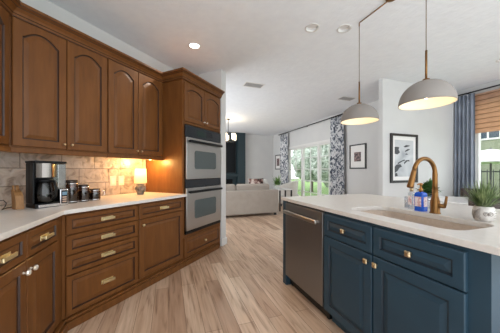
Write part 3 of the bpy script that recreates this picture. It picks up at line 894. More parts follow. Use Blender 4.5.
# ================================================================== COUNTER THINGS (run frame)
# coffee maker, front faces +x
cx0, cx1, cy0, cy1 = -2.345, -2.20, 0.858, 1.078
t = thing('coffee_maker', 'black and steel drip coffee maker with glass carafe on the left countertop', 'coffee maker', ((cx0+cx1)/2, (cy0+cy1)/2, CT), 'R')
ym_ = cy1 - 0.062           # the control tower starts here
mb = MB(); mb.box(cx0, cx1+0.005, cy0, ym_, CT+0.0005, CT+0.035, 0.006, 3); mb.build('base', M_black, t)
mb = MB(); mb.box(cx1-0.004, cx1+0.008, cy0+0.02, ym_, CT+0.004, CT+0.026, 0.003); mb.build('base_band', M_chrome, t)
mb = MB(); mb.box(cx0, cx0+0.06, cy0, ym_, CT+0.035, CT+0.345, 0.006); mb.box(cx0+0.06, cx1-0.03, cy0, cy0+0.012, CT+0.035, CT+0.345, 0.003); mb.build('housing', M_black, t)
cyc = (cy0+ym_)/2 + 0.002
M_button = mk('buttons', srgb(190,160,140), 0.4)
M_basket = mk('brushed_basket', srgb(128,123,118), 0.2, 1.0)
mb = MB()
LL = []
for z in (0.235, 0.345):
    LL.append([(cx0+0.06, cy0+0.012, CT+z)] + [(cx1-0.045 + 0.05*math.sin(PI*k/12), cy0+0.012 + (ym_-cy0-0.012)*k/12, CT+z) for k in range(13)] + [(cx0+0.06, ym_, CT+z)])
mb.loops(LL, True, True, False); mb.build('filter_basket', M_basket, t)
mb = MB(); mb.box(cx0-0.002, cx1+0.004, cy0-0.003, cy1-0.01, CT+0.345, CT+0.364, 0.006, 3); mb.build('lid', M_black, t)
mb = MB(); mb.box(cx0+0.0, cx1-0.03, ym_+0.002, cy1, CT+0.14, CT+0.344, 0.006, 3); mb.build('water_tank', M_tank, t)
mb = MB(); mb.box(cx0+0.0, cx1+0.004, ym_+0.002, cy1, CT+0.0005, CT+0.138, 0.006, 3); tw = mb.build('control_tower', M_chrome, t)
mb = MB(); mb.box(cx1+0.003, cx1+0.007, ym_+0.011, cy1-0.009, CT+0.02, CT+0.125); pn = mb.build('control_panel', M_black, tw)
mb = MB(); mb.box(cx1+0.006, cx1+0.008, ym_+0.016, cy1-0.014, CT+0.088, CT+0.115); mb.build('display', mk('lcd', srgb(120,150,170), 0.2), pn)
for i in range(3):
    mb = MB(); mb.box(cx1+0.006, cx1+0.009, ym_+0.017, cy1-0.016, CT+0.030+0.018*i, CT+0.041+0.018*i); mb.build('button', M_button, pn)
rc = (cx0+0.112, cyc)
mb = MB(); mb.lathe([(0.050, 0.0), (0.058, 0.01), (0.063, 0.06), (0.059, 0.11), (0.048, 0.15), (0.044, 0.165)], (rc[0]-0.012, rc[1], CT+0.037), 28); cf = mb.build('carafe', M_carafe, t)
mb = MB(); mb.lathe([(0.048, 0.002), (0.056, 0.012), (0.061, 0.06), (0.060, 0.07)], (rc[0]-0.012, rc[1], CT+0.037), 24); mb.build('coffee', mk('coffee', srgb(30,18,12), 0.1), cf)
mb = MB(); mb.lathe([(0.049, 0.16), (0.049, 0.178), (0.04, 0.185)], (rc[0]-0.012, rc[1], CT+0.037), 24)
hx, hy = rc[0]-0.012, rc[1]
hd = Vector((0.93, 0.37, 0))
pp = [Vector((hx, hy, CT+0.205)) + hd*0.043, Vector((hx, hy, CT+0.205)) + hd*0.080, Vector((hx, hy, CT+0.16)) + hd*0.094, Vector((hx, hy, CT+0.09)) + hd*0.088, Vector((hx, hy, CT+0.065)) + hd*0.062]
mb.tube(pp, [0.010, 0.011, 0.011, 0.010, 0.008], 10); mb.build('carafe_handle', M_black, cf)

# wooden block with knives
kx, ky = -2.315, 0.806
t = thing('knife_block', 'small slanted wooden knife block left of the coffee maker', 'knife block', (kx, ky, CT), 'R')
mb = MB(); mb.loops([[(kx+a, ky+b, CT+z) for a, b in ((x0_, -0.023), (x1_, -0.023), (x1_, 0.023), (x0_, 0.023))] for x0_, x1_, z in ((-0.03, 0.035, 0.0005), (-0.045, 0.018, 0.10))] + [[(kx-0.052, ky-0.023, CT+0.145), (kx-0.004, ky-0.023, CT+0.125), (kx-0.004, ky+0.023, CT+0.125), (kx-0.052, ky+0.023, CT+0.145)]]); mb.build('block', M_blockwood, t)
for i, (dy, dx) in enumerate(((-0.012, -0.036), (0.012, -0.036), (0.0, -0.018))):
    mb = MB(); mb.tube([(kx+dx, ky+dy, CT+0.132), (kx+dx-0.012, ky+dy, CT+0.175)], 0.007, 8); mb.build('knife_handle', M_blockwood, t)
mb = MB()
pts = [(-2.44+0.0*k, 0.735 + 0.05*math.cos(2*PI*k/16)*0.6, CT + 0.045 + 0.036*math.sin(2*PI*k/16)) for k in range(15)]
pts = [(-2.40, 0.72, CT+0.004), (-2.38, 0.70, CT+0.03), (-2.375, 0.715, CT+0.066), (-2.375, 0.745, CT+0.07), (-2.375, 0.762, CT+0.045), (-2.372, 0.752, CT+0.02), (-2.36, 0.735, CT+0.0045), (-2.42, 0.78, CT+0.0045), (-2.45, 0.85, CT+0.0045)]
mb.tube(pts, 0.0032, 8)
solo(mb, 'power_cord', M_blackmat, 'thin black power cord looped beside the knife block', 'cord', (-2.40, 0.75, CT), 'R')

M_lid = mk('dark_lid', srgb(70,60,54), 0.25, 0.6)
def canister(cx_, cy_, r, h, label, body, squarish=False):
    t = thing('canister', label, 'canister', (cx_, cy_, CT), 'R', None)
    mb = MB(); mb.lathe([(r*0.92, 0.0005), (r, 0.008), (r, h*0.80), (r*0.96, h*0.84), (r*0.86, h*0.86)], (cx_, cy_, CT), 28); b_ = mb.build('jar', body, t)
    mb = MB(); mb.lathe([(r*0.9, h*0.862), (r*1.0, h*0.87), (r*1.0, h*0.96), (r*0.9, h), (r*0.3, h), (r*0.16, h*1.0)], (cx_, cy_, CT), 28); mb.build('lid', M_lid, t)
    for z in (0.05, 0.83):
        mb = MB(); mb.lathe([(r*1.005, h*z), (r*1.03, h*z+0.002), (r*1.03, h*z+0.005), (r*1.005, h*z+0.007)], (cx_, cy_, CT), 28, cap0=False, cap1=False)
        mb.build('band', M_chrome, t)
    mb = MB(); mb.lathe([(r*0.9, 0.006), (r*0.94, 0.012), (r*0.94, h*0.6), (r*0.8, h*0.64)], (cx_, cy_, CT), 24); mb.build('contents', mk('contents', srgb(58,34,24), 0.6), t)
    return t
canister(-2.33, 1.166, 0.048, 0.205, 'tallest dark glass canister, next to the coffee maker', M_darkglass)
canister(-2.345, 1.275, 0.044, 0.158, 'middle sized dark glass canister between two others', M_darkglass)
t3 = canister(-2.36, 1.385, 0.048, 0.112, 'shortest dark glass canister with a side handle, nearest the lamp', M_darkglass)
mb = MB(); mb.tube([(-2.33, 1.428, CT+0.085), (-2.325, 1.455, CT+0.085), (-2.325, 1.462, CT+0.05), (-2.33, 1.435, CT+0.035)], 0.004, 8); mb.build('handle', M_chrome, t3)

# table lamp
lx, ly = -2.41, 1.95
t = thing('table_lamp', 'lit small table lamp with pale shade and round dark base beside the oven cabinet', 'lamp', (lx, ly, CT), 'R')
M_lampbase = noisy('lamp_ceramic', [(0.35, srgb(70,66,62)), (0.6, srgb(130,122,112))], (1,1,1), 30, 3, 0.35)
mb = MB(); mb.lathe([(0.036, 0.0005), (0.038, 0.008), (0.046, 0.03), (0.062, 0.062), (0.062, 0.085), (0.044, 0.108), (0.036, 0.113), (0.040, 0.118), (0.044, 0.126), (0.036, 0.132), (0.01, 0.134)], (lx, ly, CT), 32); mb.build('base', M_lampbase, t)
mb = MB(); mb.tube([(lx, ly, CT+0.13), (lx, ly, CT+0.19)], 0.006, 10); mb.build('stem', M_brasssat, t)
mb = MB(); mb.lathe([(0.071, 0.138), (0.062, 0.315)], (lx, ly, CT), 36, cap0=False, cap1=False); mb.build('lamp_shade', M_lampshade, t, label='lit pale linen shade')
mb = MB(); mb.lathe([(0.004, 0.19), (0.017, 0.205), (0.019, 0.225), (0.012, 0.245), (0.003, 0.25)], (lx, ly, CT), 16); mb.build('bulb', M_bulb, t)
def lamp_light(name, loc, energy, col, rad=0.03, fr='W', kind='POINT', **kw):
    d = bpy.data.lights.new(name, kind); d.energy = energy; d.color = col
    if kind in ('POINT', 'SPOT'): d.shadow_soft_size = rad
    for k, v_ in kw.items(): setattr(d, k, v_)
    o = bpy.data.objects.new(name, d); COL.objects.link(o); o.location = to_world(fr, loc)
    return o
WARM = (1.0, 0.72, 0.42)
lamp_light('table_lamp_light', (lx, ly, CT+0.285), 1.4, WARM, 0.02, 'R')

# under-cabinet lights
M_strip = emis('warm_strip', (1.0, 0.68, 0.36, 1), 2.5)
def light_bar(y0, y1, x, energy, label):
    t = thing('under_cabinet_light', label, 'light', (x, (y0+y1)/2, 1.372), 'R')
    mb = MB(); mb.box(x-0.025, x+0.025, y0, y1, 1.358, 1.3745, 0.003); mb.build('housing', M_trim, t)
    mb = MB(); mb.box(x-0.02, x+0.02, y0+0.01, y1-0.01, 1.3555, 1.3582); mb.build('diffuser', M_strip, t)
    lo = lamp_light('under_cabinet_lamp', (x, (y0+y1)/2, 1.352), energy, (1.0, 0.56, 0.22), 0, 'R', 'AREA', shape='RECTANGLE', size=0.04, size_y=y1-y0)
    lo.rotation_euler = (0, 0, ROT['R'])
light_bar(1.62, 2.00, -2.43, 2.4, 'slim light bar under the upper cabinet above the lamp')
t = thing('puck_light', 'round warm puck light under the upper cabinet beside the oven cabinet', 'light', (-2.44, 2.11, 1.36), 'R')
mb = MB(); mb.lathe([(0.036, 0.0145), (0.036, 0.002), (0.033, 0.0)], (-2.44, 2.11, 1.36), 24, cap0=True); mb.build('housing', M_trim, t)
mb = MB(); mb.lathe([(0.028, 0.0), (0.026, -0.003)], (-2.44, 2.11, 1.36), 24); mb.build('lens', M_strip, t)
lamp_light('puck_lamp', (-2.42, 2.10, 1.315), 9.0, (1.0, 0.60, 0.20), 0.03, 'R')

# outlets on the backsplash
def plate(y, label, w_=0.075):
    t = thing('outlet', label, 'outlet', (-LW+0.011, y, 1.02), 'R')
    mb = MB(); mb.box(-LW+0.0112, -LW+0.017, y-w_/2, y+w_/2, 1.02, 1.135, 0.002); p_ = mb.build('cover_plate', mk('plate_stone', srgb(196,184,170), 0.4), t)
    mb = MB(); mb.box(-LW+0.0165, -LW+0.0185, y-0.018, y+0.018, 1.044, 1.111); mb.build('receptacle', mk('receptacle', srgb(214,204,190), 0.4), p_)
plate(1.765, 'beige wall outlet on the tile backsplash, the one farther from the lamp')
plate(1.87, 'beige wall outlet on the tile backsplash, the one nearer the lamp')

# ================================================================== CEILING THINGS
def can(c, lit, label, idx):
    t = thing('recessed_light', label, 'ceiling light', (c[0], c[1], CEIL), 'W', None)
    mb = MB(); mb.lathe([(CR-0.001, 0.0), (CR+0.014, -0.001), (CR+0.015, -0.003), (CR-0.002, -0.004), (CR-0.004, 0.0)], (c[0], c[1], CEIL), 32, cap0=False, cap1=False); mb.build('trim_ring', M_trim, t)
    dep = 0.02 if lit else 0.03
    mb = MB(); mb.lathe([(CR-0.003, 0.0), (CR-0.008, dep), ], (c[0], c[1], CEIL), 32, cap0=False, cap1=False); mb.build('baffle', M_trim, t)
    mb = MB(); mb.lathe([(CR-0.008, dep-0.004), (CR-0.009, dep)], (c[0], c[1], CEIL), 32); mb.build('lens', M_led if lit else M_trim, t)
can(can_lit, True, 'lit recessed ceiling light above the oven cabinet side', 0)
can(can_off[0], False, 'unlit recessed ceiling can, left of the pair beside the pendant arm', 1)
can(can_off[1], False, 'unlit recessed ceiling can, right of the pair beside the pendant arm', 2)
can(can_off[2], False, 'recessed ceiling can at the right edge near the woven shade', 3)
def spot(c, e, col=(1.0, 0.93, 0.82)):
    d = lamp_light('downlight', (c[0], c[1], CEIL-0.02), e, col, 0.06, 'W', 'SPOT', spot_size=R(150), spot_blend=1.0)
    return d
spot(can_lit, 35)

def vent(px, py, label):
    c = ceil_pt(px, py)
    t = thing('ceiling_vent', label, 'vent', (c[0], c[1], CEIL-0.008), 'W')
    mb = MB(); h = 0.19; g = 0.11
    mb.box(c[0]-h, c[0]+h, c[1]-g, c[1]-g+0.02, CEIL-0.008, CEIL-0.0002); mb.box(c[0]-h, c[0]+h, c[1]+g-0.02, c[1]+g, CEIL-0.008, CEIL-0.0002)
    mb.box(c[0]-h, c[0]-h+0.02, c[1]-g+0.02, c[1]+g-0.02, CEIL-0.008, CEIL-0.0002); mb.box(c[0]+h-0.02, c[0]+h, c[1]-g+0.02, c[1]+g-0.02, CEIL-0.008, CEIL-0.0002)
    mb.build('vent_frame', M_trim, t)
    mb = MB()
    for k in range(11):
        yy = c[1]-g+0.026+0.0158*k; mb.box(c[0]-h+0.02, c[0]+h-0.02, yy, yy+0.008, CEIL-0.007, CEIL-0.001)
    mb.build('louvre', mk('vent_grey', srgb(170,170,170), 0.5), t)
vent(253.6, 85, 'white ceiling vent over the living room side, nearest the ovens')
vent(346.5, 98.5, 'white ceiling vent near the top of the floral curtain')

# ---- pendants
PX = 1.955
pend = [(PX-0.012, 1.955), (PX-0.012, 1.268)]
t = thing('pendant_light', 'linear twin pendant light with two taupe dome shades hanging over the island', 'pendant light', (PX, 1.609, CEIL), 'W')
mb = MB(); mb.lathe([(0.05, 0.0), (0.05, -0.018), (0.046, -0.022), (0.02, -0.022)], (PX-0.012, 1.57, CEIL-0.0003), 32); mb.build('canopy', M_bronze, t)
for (x, y) in pend:
    yy = 1.57 + (0.02 if y > 1.6 else -0.02)
    mb = MB(); mb.tube([(x, yy, CEIL-0.018), (x, y - 0.012*(1 if y > 1.6 else -1), CEIL-0.012), (x, y, CEIL-0.016), (x, y, CEIL-0.05)], 0.0055, 10); mb.build('arm', M_bronze, t)
    zr = 1.730
    mb = MB(); mb.tube([(x, y, CEIL-0.05), (x, y, zr+0.42)], 0.0035, 8); mb.build('cord', mk('grey_cord', srgb(120,108,94), 0.5), t)
    mb = MB(); mb.tube([(x, y, zr+0.43), (x, y, zr+0.195)], 0.008, 12); mb.lathe([(0.024, 0.182), (0.024, 0.200), (0.01, 0.204)], (x, y, zr), 20); mb.build('stem', M_bronze, t)
    Rr, Hh = 0.190, 0.186
    n = 14
    outp = [(max(0.004, Rr*math.cos(PI/2*k/n)**0.92), Hh*math.sin(PI/2*k/n)) for k in range(n+1)]
    inp = [(max(0.003, (Rr-0.004)*math.cos(PI/2*k/n)**0.92), (Hh-0.004)*math.sin(PI/2*k/n)) for k in range(n+1)]
    mb = MB(); mb.m(M_shadeout)
    LLo = [[(x + r*math.cos(2*PI*k/40), y + r*math.sin(2*PI*k/40), zr+z) for k in range(40)] for r, z in outp[::-1] + inp]
    mats = [M_shadeout]*n + [M_shadeout] + [M_shadein]*(n+1)
    mb.loops(LLo, True, True, True, mats); mb.build('shade', None, t)
    mb = MB(); mb.lathe([(0.004, 0.11), (0.018, 0.10), (0.024, 0.075), (0.017, 0.05), (0.004, 0.042)], (x, y, zr), 16); mb.build('bulb', M_bulb, t)
    lamp_light('pendant_bulb_light', (x, y, zr+0.03), 0.55, (1.0, 0.84, 0.64), 0.02)

# ---- living chandelier
cx_, cy_ = 1.735, 6.95
t = thing('chandelier', 'dark metal chandelier with lit glass cup shades in the living room', 'chandelier', (cx_, cy_, CEIL), 'W')
mb = MB(); mb.lathe([(0.06, 0), (0.06, -0.02), (0.02, -0.03)], (cx_, cy_, CEIL-0.0003), 24); mb.build('canopy', M_frame, t)
mb = MB(); mb.tube([(cx_, cy_, CEIL-0.02), (cx_, cy_, 2.08)], 0.01, 10); mb.lathe([(0.01, 0), (0.035, 0.02), (0.035, 0.05), (0.01, 0.07)], (cx_, cy_, 2.08), 16); mb.build('stem', M_frame, t)
for k in range(5):
    a = 2*PI*k/5 + 0.25
    ex, ey = cx_ + 0.22*math.cos(a), cy_ + 0.22*math.sin(a)
    mb = MB(); mb.tube([(cx_, cy_, 2.11), (cx_ + 0.11*math.cos(a), cy_ + 0.11*math.sin(a), 2.09), (ex, ey, 2.115), (ex, ey, 2.14)], 0.009, 8); mb.lathe([(0.03, 0), (0.04, 0.008), (0.04, 0.014)], (ex, ey, 2.135), 16); ar = mb.build('arm', M_frame, t)
    mb = MB(); mb.lathe([(0.045, 0.0), (0.06, 0.03), (0.062, 0.19), (0.058, 0.19), (0.05, 0.03)], (ex, ey, 2.15), 20); mb.build('glass_shade', M_candle, ar, label='lit frosted glass cup')
lamp_light('chandelier_light', (cx_, cy_, 2.42), 10, (1.0, 0.84, 0.62), 0.12)

# ================================================================== LIVING ROOM
# built-in with fireplace
t = thing('fireplace_surround', 'tall dark teal panelled built-in with dark recess on the far living room wall', 'fireplace surround', (2.3, YBK-0.2, 0), 'W')
mb = MB()
mb.box(2.72, 3.06, YBK-0.32, YBK-0.002, 0, CEIL-0.002); mb.box(0.7, 1.1, YBK-0.32, YBK-0.002, 0, CEIL-0.002)
mb.box(1.1, 2.72, YBK-0.32, YBK-0.002, 2.52, CEIL-0.002); mb.box(1.1, 2.72, YBK-0.10, YBK-0.002, 0, 2.52)
mb.build('panel', M_teal, t)
mb = MB()
for xx in (2.75, 2.84, 2.93, 3.02): mb.box(xx, xx+0.012, YBK-0.326, YBK-0.319, 0.12, CEIL-0.06)
mb.build('batten', mk('teal_batten', srgb(22,37,43), 0.5), t)
mb = MB(); mb.box(1.1, 2.72, YBK-0.34, YBK-0.10, 0.98, 1.06, 0.006); mb.build('mantel', M_teal, t)
mb = MB(); mb.box(1.35, 2.55, YBK-0.13, YBK-0.10, 0.25, 0.85); mb.build('firebox', M_tvdark, t)
t = thing('television', 'black flat television in the teal built-in recess', 'television', (1.95, YBK-0.16, 1.2), 'W')
mb = MB(); mb.box(1.15, 2.68, YBK-0.155, YBK-0.105, 1.12, 2.44, 0.006); mb.build('housing', M_blackmat, t)
mb = MB(); mb.box(1.165, 2.665, YBK-0.158, YBK-0.155, 1.14, 2.425); mb.build('screen', M_tvdark, t)

# sofa: its back towards the kitchen
sx0, sx1, sy0, sy1 = 0.60, 2.83, 5.66, 6.58
t = thing('sofa', 'beige fabric sofa seen from behind with rounded back cushions', 'sofa', ((sx0+sx1)/2, (sy0+sy1)/2, 0), 'W')
mb = MB(); mb.box(sx0, sx1, sy0, sy0+0.20, 0.06, 0.685, 0.03, 4); mb.build('back', M_sofa, t)
mb = MB(); mb.box(sx0+0.02, sx1-0.02, sy0+0.2, sy1-0.02, 0.06, 0.30, 0.02, 3); mb.build('base', M_sofa, t)
for a in (sx0, sx1-0.20):
    mb = MB(); mb.box(a, a+0.20, sy0+0.2, sy1, 0.06, 0.60, 0.035, 4); mb.build('arm', M_sofa, t)
wc = (sx1-sx0-0.42)/2
for k in range(2):
    mb = MB(); mb.box(sx0+0.21+wc*k, sx0+0.21+wc*(k+1)-0.01, sy0+0.34, sy1, 0.30, 0.46, 0.04, 4); mb.build('seat_cushion', M_sofa, t)
def cushion(mb, c, sx, sy, sz, tilt=0.0, rz=0.0, n=10):
    """puffed cushion, thickness along local y"""
    M = Matrix.Translation(c) @ Matrix.Rotation(rz, 4, 'Z') @ Matrix.Rotation(tilt, 4, 'X')
    grid = {}
    for side in (1, -1):
        for i in range(n+1):
            for j in range(n+1):
                u, v = 2*i/n-1, 2*j/n-1
                edge = i in (0, n) or j in (0, n)
                th = 0 if edge else (1-abs(u)**3)**0.5*(1-abs(v)**3)**0.5
                pinch = 1 - 0.07*(1-abs(v)**2)*abs(u)**4 
                pinch2 = 1 - 0.07*(1-abs(u)**2)*abs(v)**4
                if edge and side == -1: grid[(side,i,j)] = grid[(1,i,j)]; continue
                grid[(side,i,j)] = mb.v(M @ Vector((u*sx/2*pinch, side*th*sy/2, v*sz/2*pinch2)))
        for i in range(n):
            for j in range(n):
                q = [grid[(side,i,j)], grid[(side,i+1,j)], grid[(side,i+1,j+1)], grid[(side,i,j+1)]]
                mb.face(q if side == -1 else q[::-1], True)
for a, b in ((0.72, 1.675), (1.69, 2.66)):
    mb = MB(); mb.box(a, b, sy0+0.19, sy0+0.36, 0.45, 0.845, 0.07, 5); mb.build('back_cushion', M_sofa, t)
mb = MB(); cushion(mb, Vector((2.36, sy0+0.49, 0.79)), 0.46, 0.16, 0.40, R(-12), R(-4))
solo(mb, 'throw_pillow', M_pillow, 'dark patterned throw pillow peeking over the sofa back', 'pillow', (2.36, sy0+0.49, 0.59))
mb = MB(); cushion(mb, Vector((2.72, sy0+0.62, 0.79)), 0.34, 0.14, 0.36, R(-14), R(60))
solo(mb, 'throw_pillow', M_chairfab, 'pale throw pillow at the right end of the sofa', 'pillow', (2.72, sy0+0.62, 0.61))
for x in (sx0+0.08, sx1-0.08):
    for y in (sy0+0.07, sy1-0.08):
        mb = MB(); mb.box(x-0.03, x+0.03, y-0.03, y+0.03, 0, 0.06); mb.build('foot', M_frame, t, label='dark wooden foot')

# end table
t = thing('end_table', 'small white topped end table with thin dark legs beside the sofa', 'table', (3.28, 6.33, 0), 'W')
mb = MB(); mb.box(3.00, 3.52, 6.12, 6.56, 0.622, 0.645, 0.004); mb.build('tabletop', M_tablewhite, t)
for x in (3.105, 3.49):
    for y in (6.14, 6.52):
        mb = MB(); mb.box(x-0.018, x+0.018, y-0.018, y+0.018, 0, 0.622); mb.build('leg', M_frame, t)
leafy('potted_fern', 'bushy green plant in a pale pot on the end table', (3.16, 6.42), 0.645, 0.36, 0.14, 90, 0.045, M_fern, 0.075, 0.12, M_trim, 9)

# armchair by the window
ax, ay = 3.86, 7.25
t = thing('armchair', 'cream upholstered armchair in front of the living room window', 'armchair', (ax, ay, 0), 'W')
mb = MB(); mb.box(ax-0.40, ax+0.36, ay-0.38, ay+0.40, 0.10, 0.42, 0.05, 4); mb.build('seat', M_chairfab, t)
mb = MB(); LL = []
for z, off in ((0.25, 0), (0.55, 0.01), (0.78, 0.04), (0.86, 0.05)):
    r0 = 0.42
    outer = [(ax + (r0+off)*math.cos(R(a)), ay + (r0+off)*math.sin(R(a)), z if not z > 0.8 else 0.86 - 0.22*max(0, (abs(a+30)/120))**2) for a in range(-150, 91, 12)]
    inner = [(ax + (r0-0.11+off)*math.cos(R(a)), ay + (r0-0.11+off)*math.sin(R(a)), z if not z > 0.8 else 0.85 - 0.22*max(0, (abs(a+30)/120))**2) for a in range(90, -151, -12)]
    LL.append([(x, y, min(z_, 0.86) if z > 0.8 else min(z_, 0.60 if False else z_)) for x, y, z_ in outer + inner])
LL = [LL[0], LL[3]]
mb.loops(LL, True, True, False); mb.build('backrest', M_chairfab, t)
for dx in (-0.28, 0.26):
    for dy in (-0.28, 0.28):
        mb = MB(); mb.tube([(ax+dx, ay+dy, 0), (ax+dx*0.95, ay+dy*0.95, 0.11)], [0.016, 0.024], 10); mb.build('leg', M_frame, t)

# curtains
def curtain(name, label, x, y0, y1, z0, z1, mat, folds, amp, flare=0.0):
    t = thing(name, label, 'curtain', (x, (y0+y1)/2, z0), 'W')
    mb = MB(); n = folds*10
    rows = 8
    for side in (0, 1):
        pass
    LL = []
    for r in range(rows+1):
        f = r/rows; z = z1 + (z0-z1)*f
        wsc = 1 + flare*f
        row = []
        ymid = (y0+y1)/2
        for k in range(n+1):
            u = k/n; y = ymid + (y0 - ymid + (y1-y0)*u)*wsc
            row.append((x + amp*(0.6+0.4*f)*math.sin(2*PI*folds*u + 0.6*math.sin(3*u + f)), y, z))
        back = [(p[0]+0.004, p[1], p[2]) for p in row[::-1]]
        LL.append(row + back)
    mb.loops(LL, True, True, True); mb.build('panel', mat, t)
    return t
curtain('curtain', 'grey and white floral curtain at the far end of the living room window', XW-0.09, 8.04, 8.66, 0.02, 2.700, M_floral, 5, 0.035)
curtain('curtain', 'grey and white floral curtain at the near end of the living room window', XW-0.09, 4.98, 5.50, 0.02, 2.700, M_floral, 5, 0.035, 0.12)
t = thing('curtain_rod', 'black curtain rod above the living room window', 'curtain rod', (XW-0.09, 6.9, 2.72), 'W')
mb = MB(); mb.tube([(XW-0.09, 4.92, 2.725), (XW-0.09, 8.8, 2.725)], 0.016, 12); mb.build('pole', M_blackmat, t)
for y in (4.90, 8.80):
    mb = MB(); mb.lathe([(0.004, -0.028), (0.024, -0.016), (0.028, 0), (0.024, 0.016), (0.004, 0.028)], (XW-0.09, y, 2.725), 14); mb.build('finial', M_blackmat, t)
for y in (4.98, 6.8, 8.74):
    mb = MB(); mb.box(XW-0.09, XW-0.001, y-0.008, y+0.008, 2.717, 2.733); mb.build('bracket', M_blackmat, t)
for y0_, y1_ in ((4.98, 5.50), (8.04, 8.66)):
    for k in range(6):
        mb = MB()
        yy = y0_ + (y1_-y0_)*(k+0.5)/6
        pts = [(XW-0.09 + 0.021*math.cos(2*PI*i/12), yy, 2.725 + 0.021*math.sin(2*PI*i/12)) for i in range(13)]
        mb.tube(pts, 0.003, 6)
        mb.build('ring', M_blackmat, t)
curtain('curtain', 'plain blue grey curtain beside the woven shade in the dining nook', XN-0.095, 2.665, 2.985, 0.02, 2.665, M_curtainblue, 5, 0.04)
t = thing('curtain_rod', 'thin black curtain rod above the woven shade in the dining nook', 'curtain rod', (XN-0.085, 1.9, 2.68), 'W')
mb = MB(); mb.tube([(XN-0.085, 0.7, 2.69), (XN-0.085, 2.96, 2.69)], 0.013, 12); mb.build('pole', M_blackmat, t)
for y in (0.75, 2.80):
    mb = MB(); mb.box(XN-0.085, XN-0.001, y-0.008, y+0.008, 2.683, 2.697); mb.build('bracket', M_blackmat, t)

# woven shade in the nook window
t = thing('woven_shade', 'tan woven wood shade half lowered over the dining nook window', 'window shade', (XN-0.03, 1.9, 1.9), 'W')
mb = MB(); n = 40; LL = []
for (z, xo) in [(2.60, 0.0), (2.45, 0.004), (2.30, 0.0)]: pass
prof = []
zz = 2.60; k = 0
while zz > 1.925:
    prof.append((zz, 0.0)); prof.append((zz-0.05, -0.0015)); zz -= 0.085
prof.append((1.905, -0.006))
LL = [[(XN-0.030+xo, 0.84, z), (XN-0.030+xo, 2.70, z), (XN-0.024+xo, 2.70, z), (XN-0.024+xo, 0.84, z)] for z, xo in prof]
mb.loops(LL); mb.build('slats', M_woven, t)
mb = MB(); mb.box(XN-0.055, XN-0.003, 0.83, 2.71, 2.59, 2.64, 0.004); mb.build('headrail', M_woven, t)

# pictures
def frame_x(name, label, x, y0, y1, z0, z1, fw, art):       # hangs on wall x, faces -x
    t = thing(name, label, 'picture', (x, (y0+y1)/2, z0), 'W')
    mb = MB()
    mb.box(x-0.028, x-0.001, y0, y0+fw, z0, z1); mb.box(x-0.028, x-0.001, y1-fw, y1, z0, z1)
    mb.box(x-0.028, x-0.001, y0+fw, y1-fw, z0, z0+fw); mb.box(x-0.028, x-0.001, y0+fw, y1-fw, z1-fw, z1); mb.build('frame', M_frame, t)
    mb = MB(); mb.box(x-0.014, x-0.001, y0+fw, y1-fw, z0+fw, z1-fw); mb.build('mat_board', M_mat, t)
    a, b, c, d = art
    mb = MB(); mb.box(x-0.0155, x-0.0135, y0+(y1-y0)*a, y0+(y1-y0)*b, z0+(z1-z0)*c, z0+(z1-z0)*d); mb.build('print', M_artsmall, t)
frame_x('picture_frame', 'small black framed picture with dark print right of the floral curtain', XW, 4.30, 4.83, 1.25, 1.87, 0.03, (0.3, 0.72, 0.3, 0.68))
frame_x('picture_frame', 'narrow dark framed picture in the far living room corner', XW, 8.80, 9.30, 1.26, 1.90, 0.04, (0.25, 0.75, 0.25, 0.75))
# large picture on the dining wall, faces -y
t = thing('picture_frame', 'large black framed grey abstract picture on the white dining wall', 'picture', (4.0, YD, 1.0), 'W')
fx0, fx1, fz0, fz1, fw = 3.665, 4.335, 0.985, 1.860, 0.042
mb = MB(); yb = YD-0.001
mb.box(fx0, fx0+fw, yb-0.03, yb, fz0, fz1); mb.box(fx1-fw, fx1, yb-0.03, yb, fz0, fz1)
mb.box(fx0+fw, fx1-fw, yb-0.03, yb, fz0, fz0+fw); mb.box(fx0+fw, fx1-fw, yb-0.03, yb, fz1-fw, fz1); mb.build('frame', M_frame, t)
mb = MB(); mb.box(fx0+fw, fx1-fw, yb-0.012, yb, fz0+fw, fz1-fw); mb.build('mat_board', M_mat, t)
pa, pb, pc, pd = fx0+0.10, fx1-0.10, fz0+0.11, fz1-0.11
mb = MB(); mb.box(pa, pb, yb-0.0135, yb-0.0118, pc, pd); pr = mb.build('print', M_artbig, t)
mb = MB()
def poly2(pts, y0_=yb-0.0150, y1_=yb-0.0134):
    mb.loops([[(pa+(pb-pa)*u, y0_, pc+(pd-pc)*v) for u, v in pts], [(pa+(pb-pa)*u, y1_, pc+(pd-pc)*v) for u, v in pts]])
poly2([(0.0,0.62),(0.14,0.60),(0.27,0.66),(0.20,0.74),(0.24,0.80),(0.06,0.81),(0.0,0.80)])
poly2([(0.0,0.10),(0.14,0.15),(0.25,0.24),(0.38,0.27),(0.30,0.34),(0.10,0.33),(0.0,0.27)])
poly2([(0.02,0.0),(0.16,0.02),(0.12,0.10),(0.02,0.09)])
poly2([(0.18,0.34),(0.42,0.42),(0.55,0.44),(0.50,0.47),(0.30,0.42),(0.14,0.37)])
poly2([(0.50,0.34),(0.66,0.42),(0.80,0.42),(0.76,0.46),(0.60,0.45),(0.48,0.38)])
poly2([(0.52,0.70),(0.68,0.76),(0.82,0.76),(0.72,0.72),(0.56,0.68)])
poly2([(0.46,0.82),(0.60,0.87),(0.82,0.86),(0.72,0.83),(0.54,0.80)])
poly2([(0.54,0.62),(0.64,0.64),(0.70,0.61),(0.60,0.60)])
mb.build('ink_shapes', M_artdark, pr)

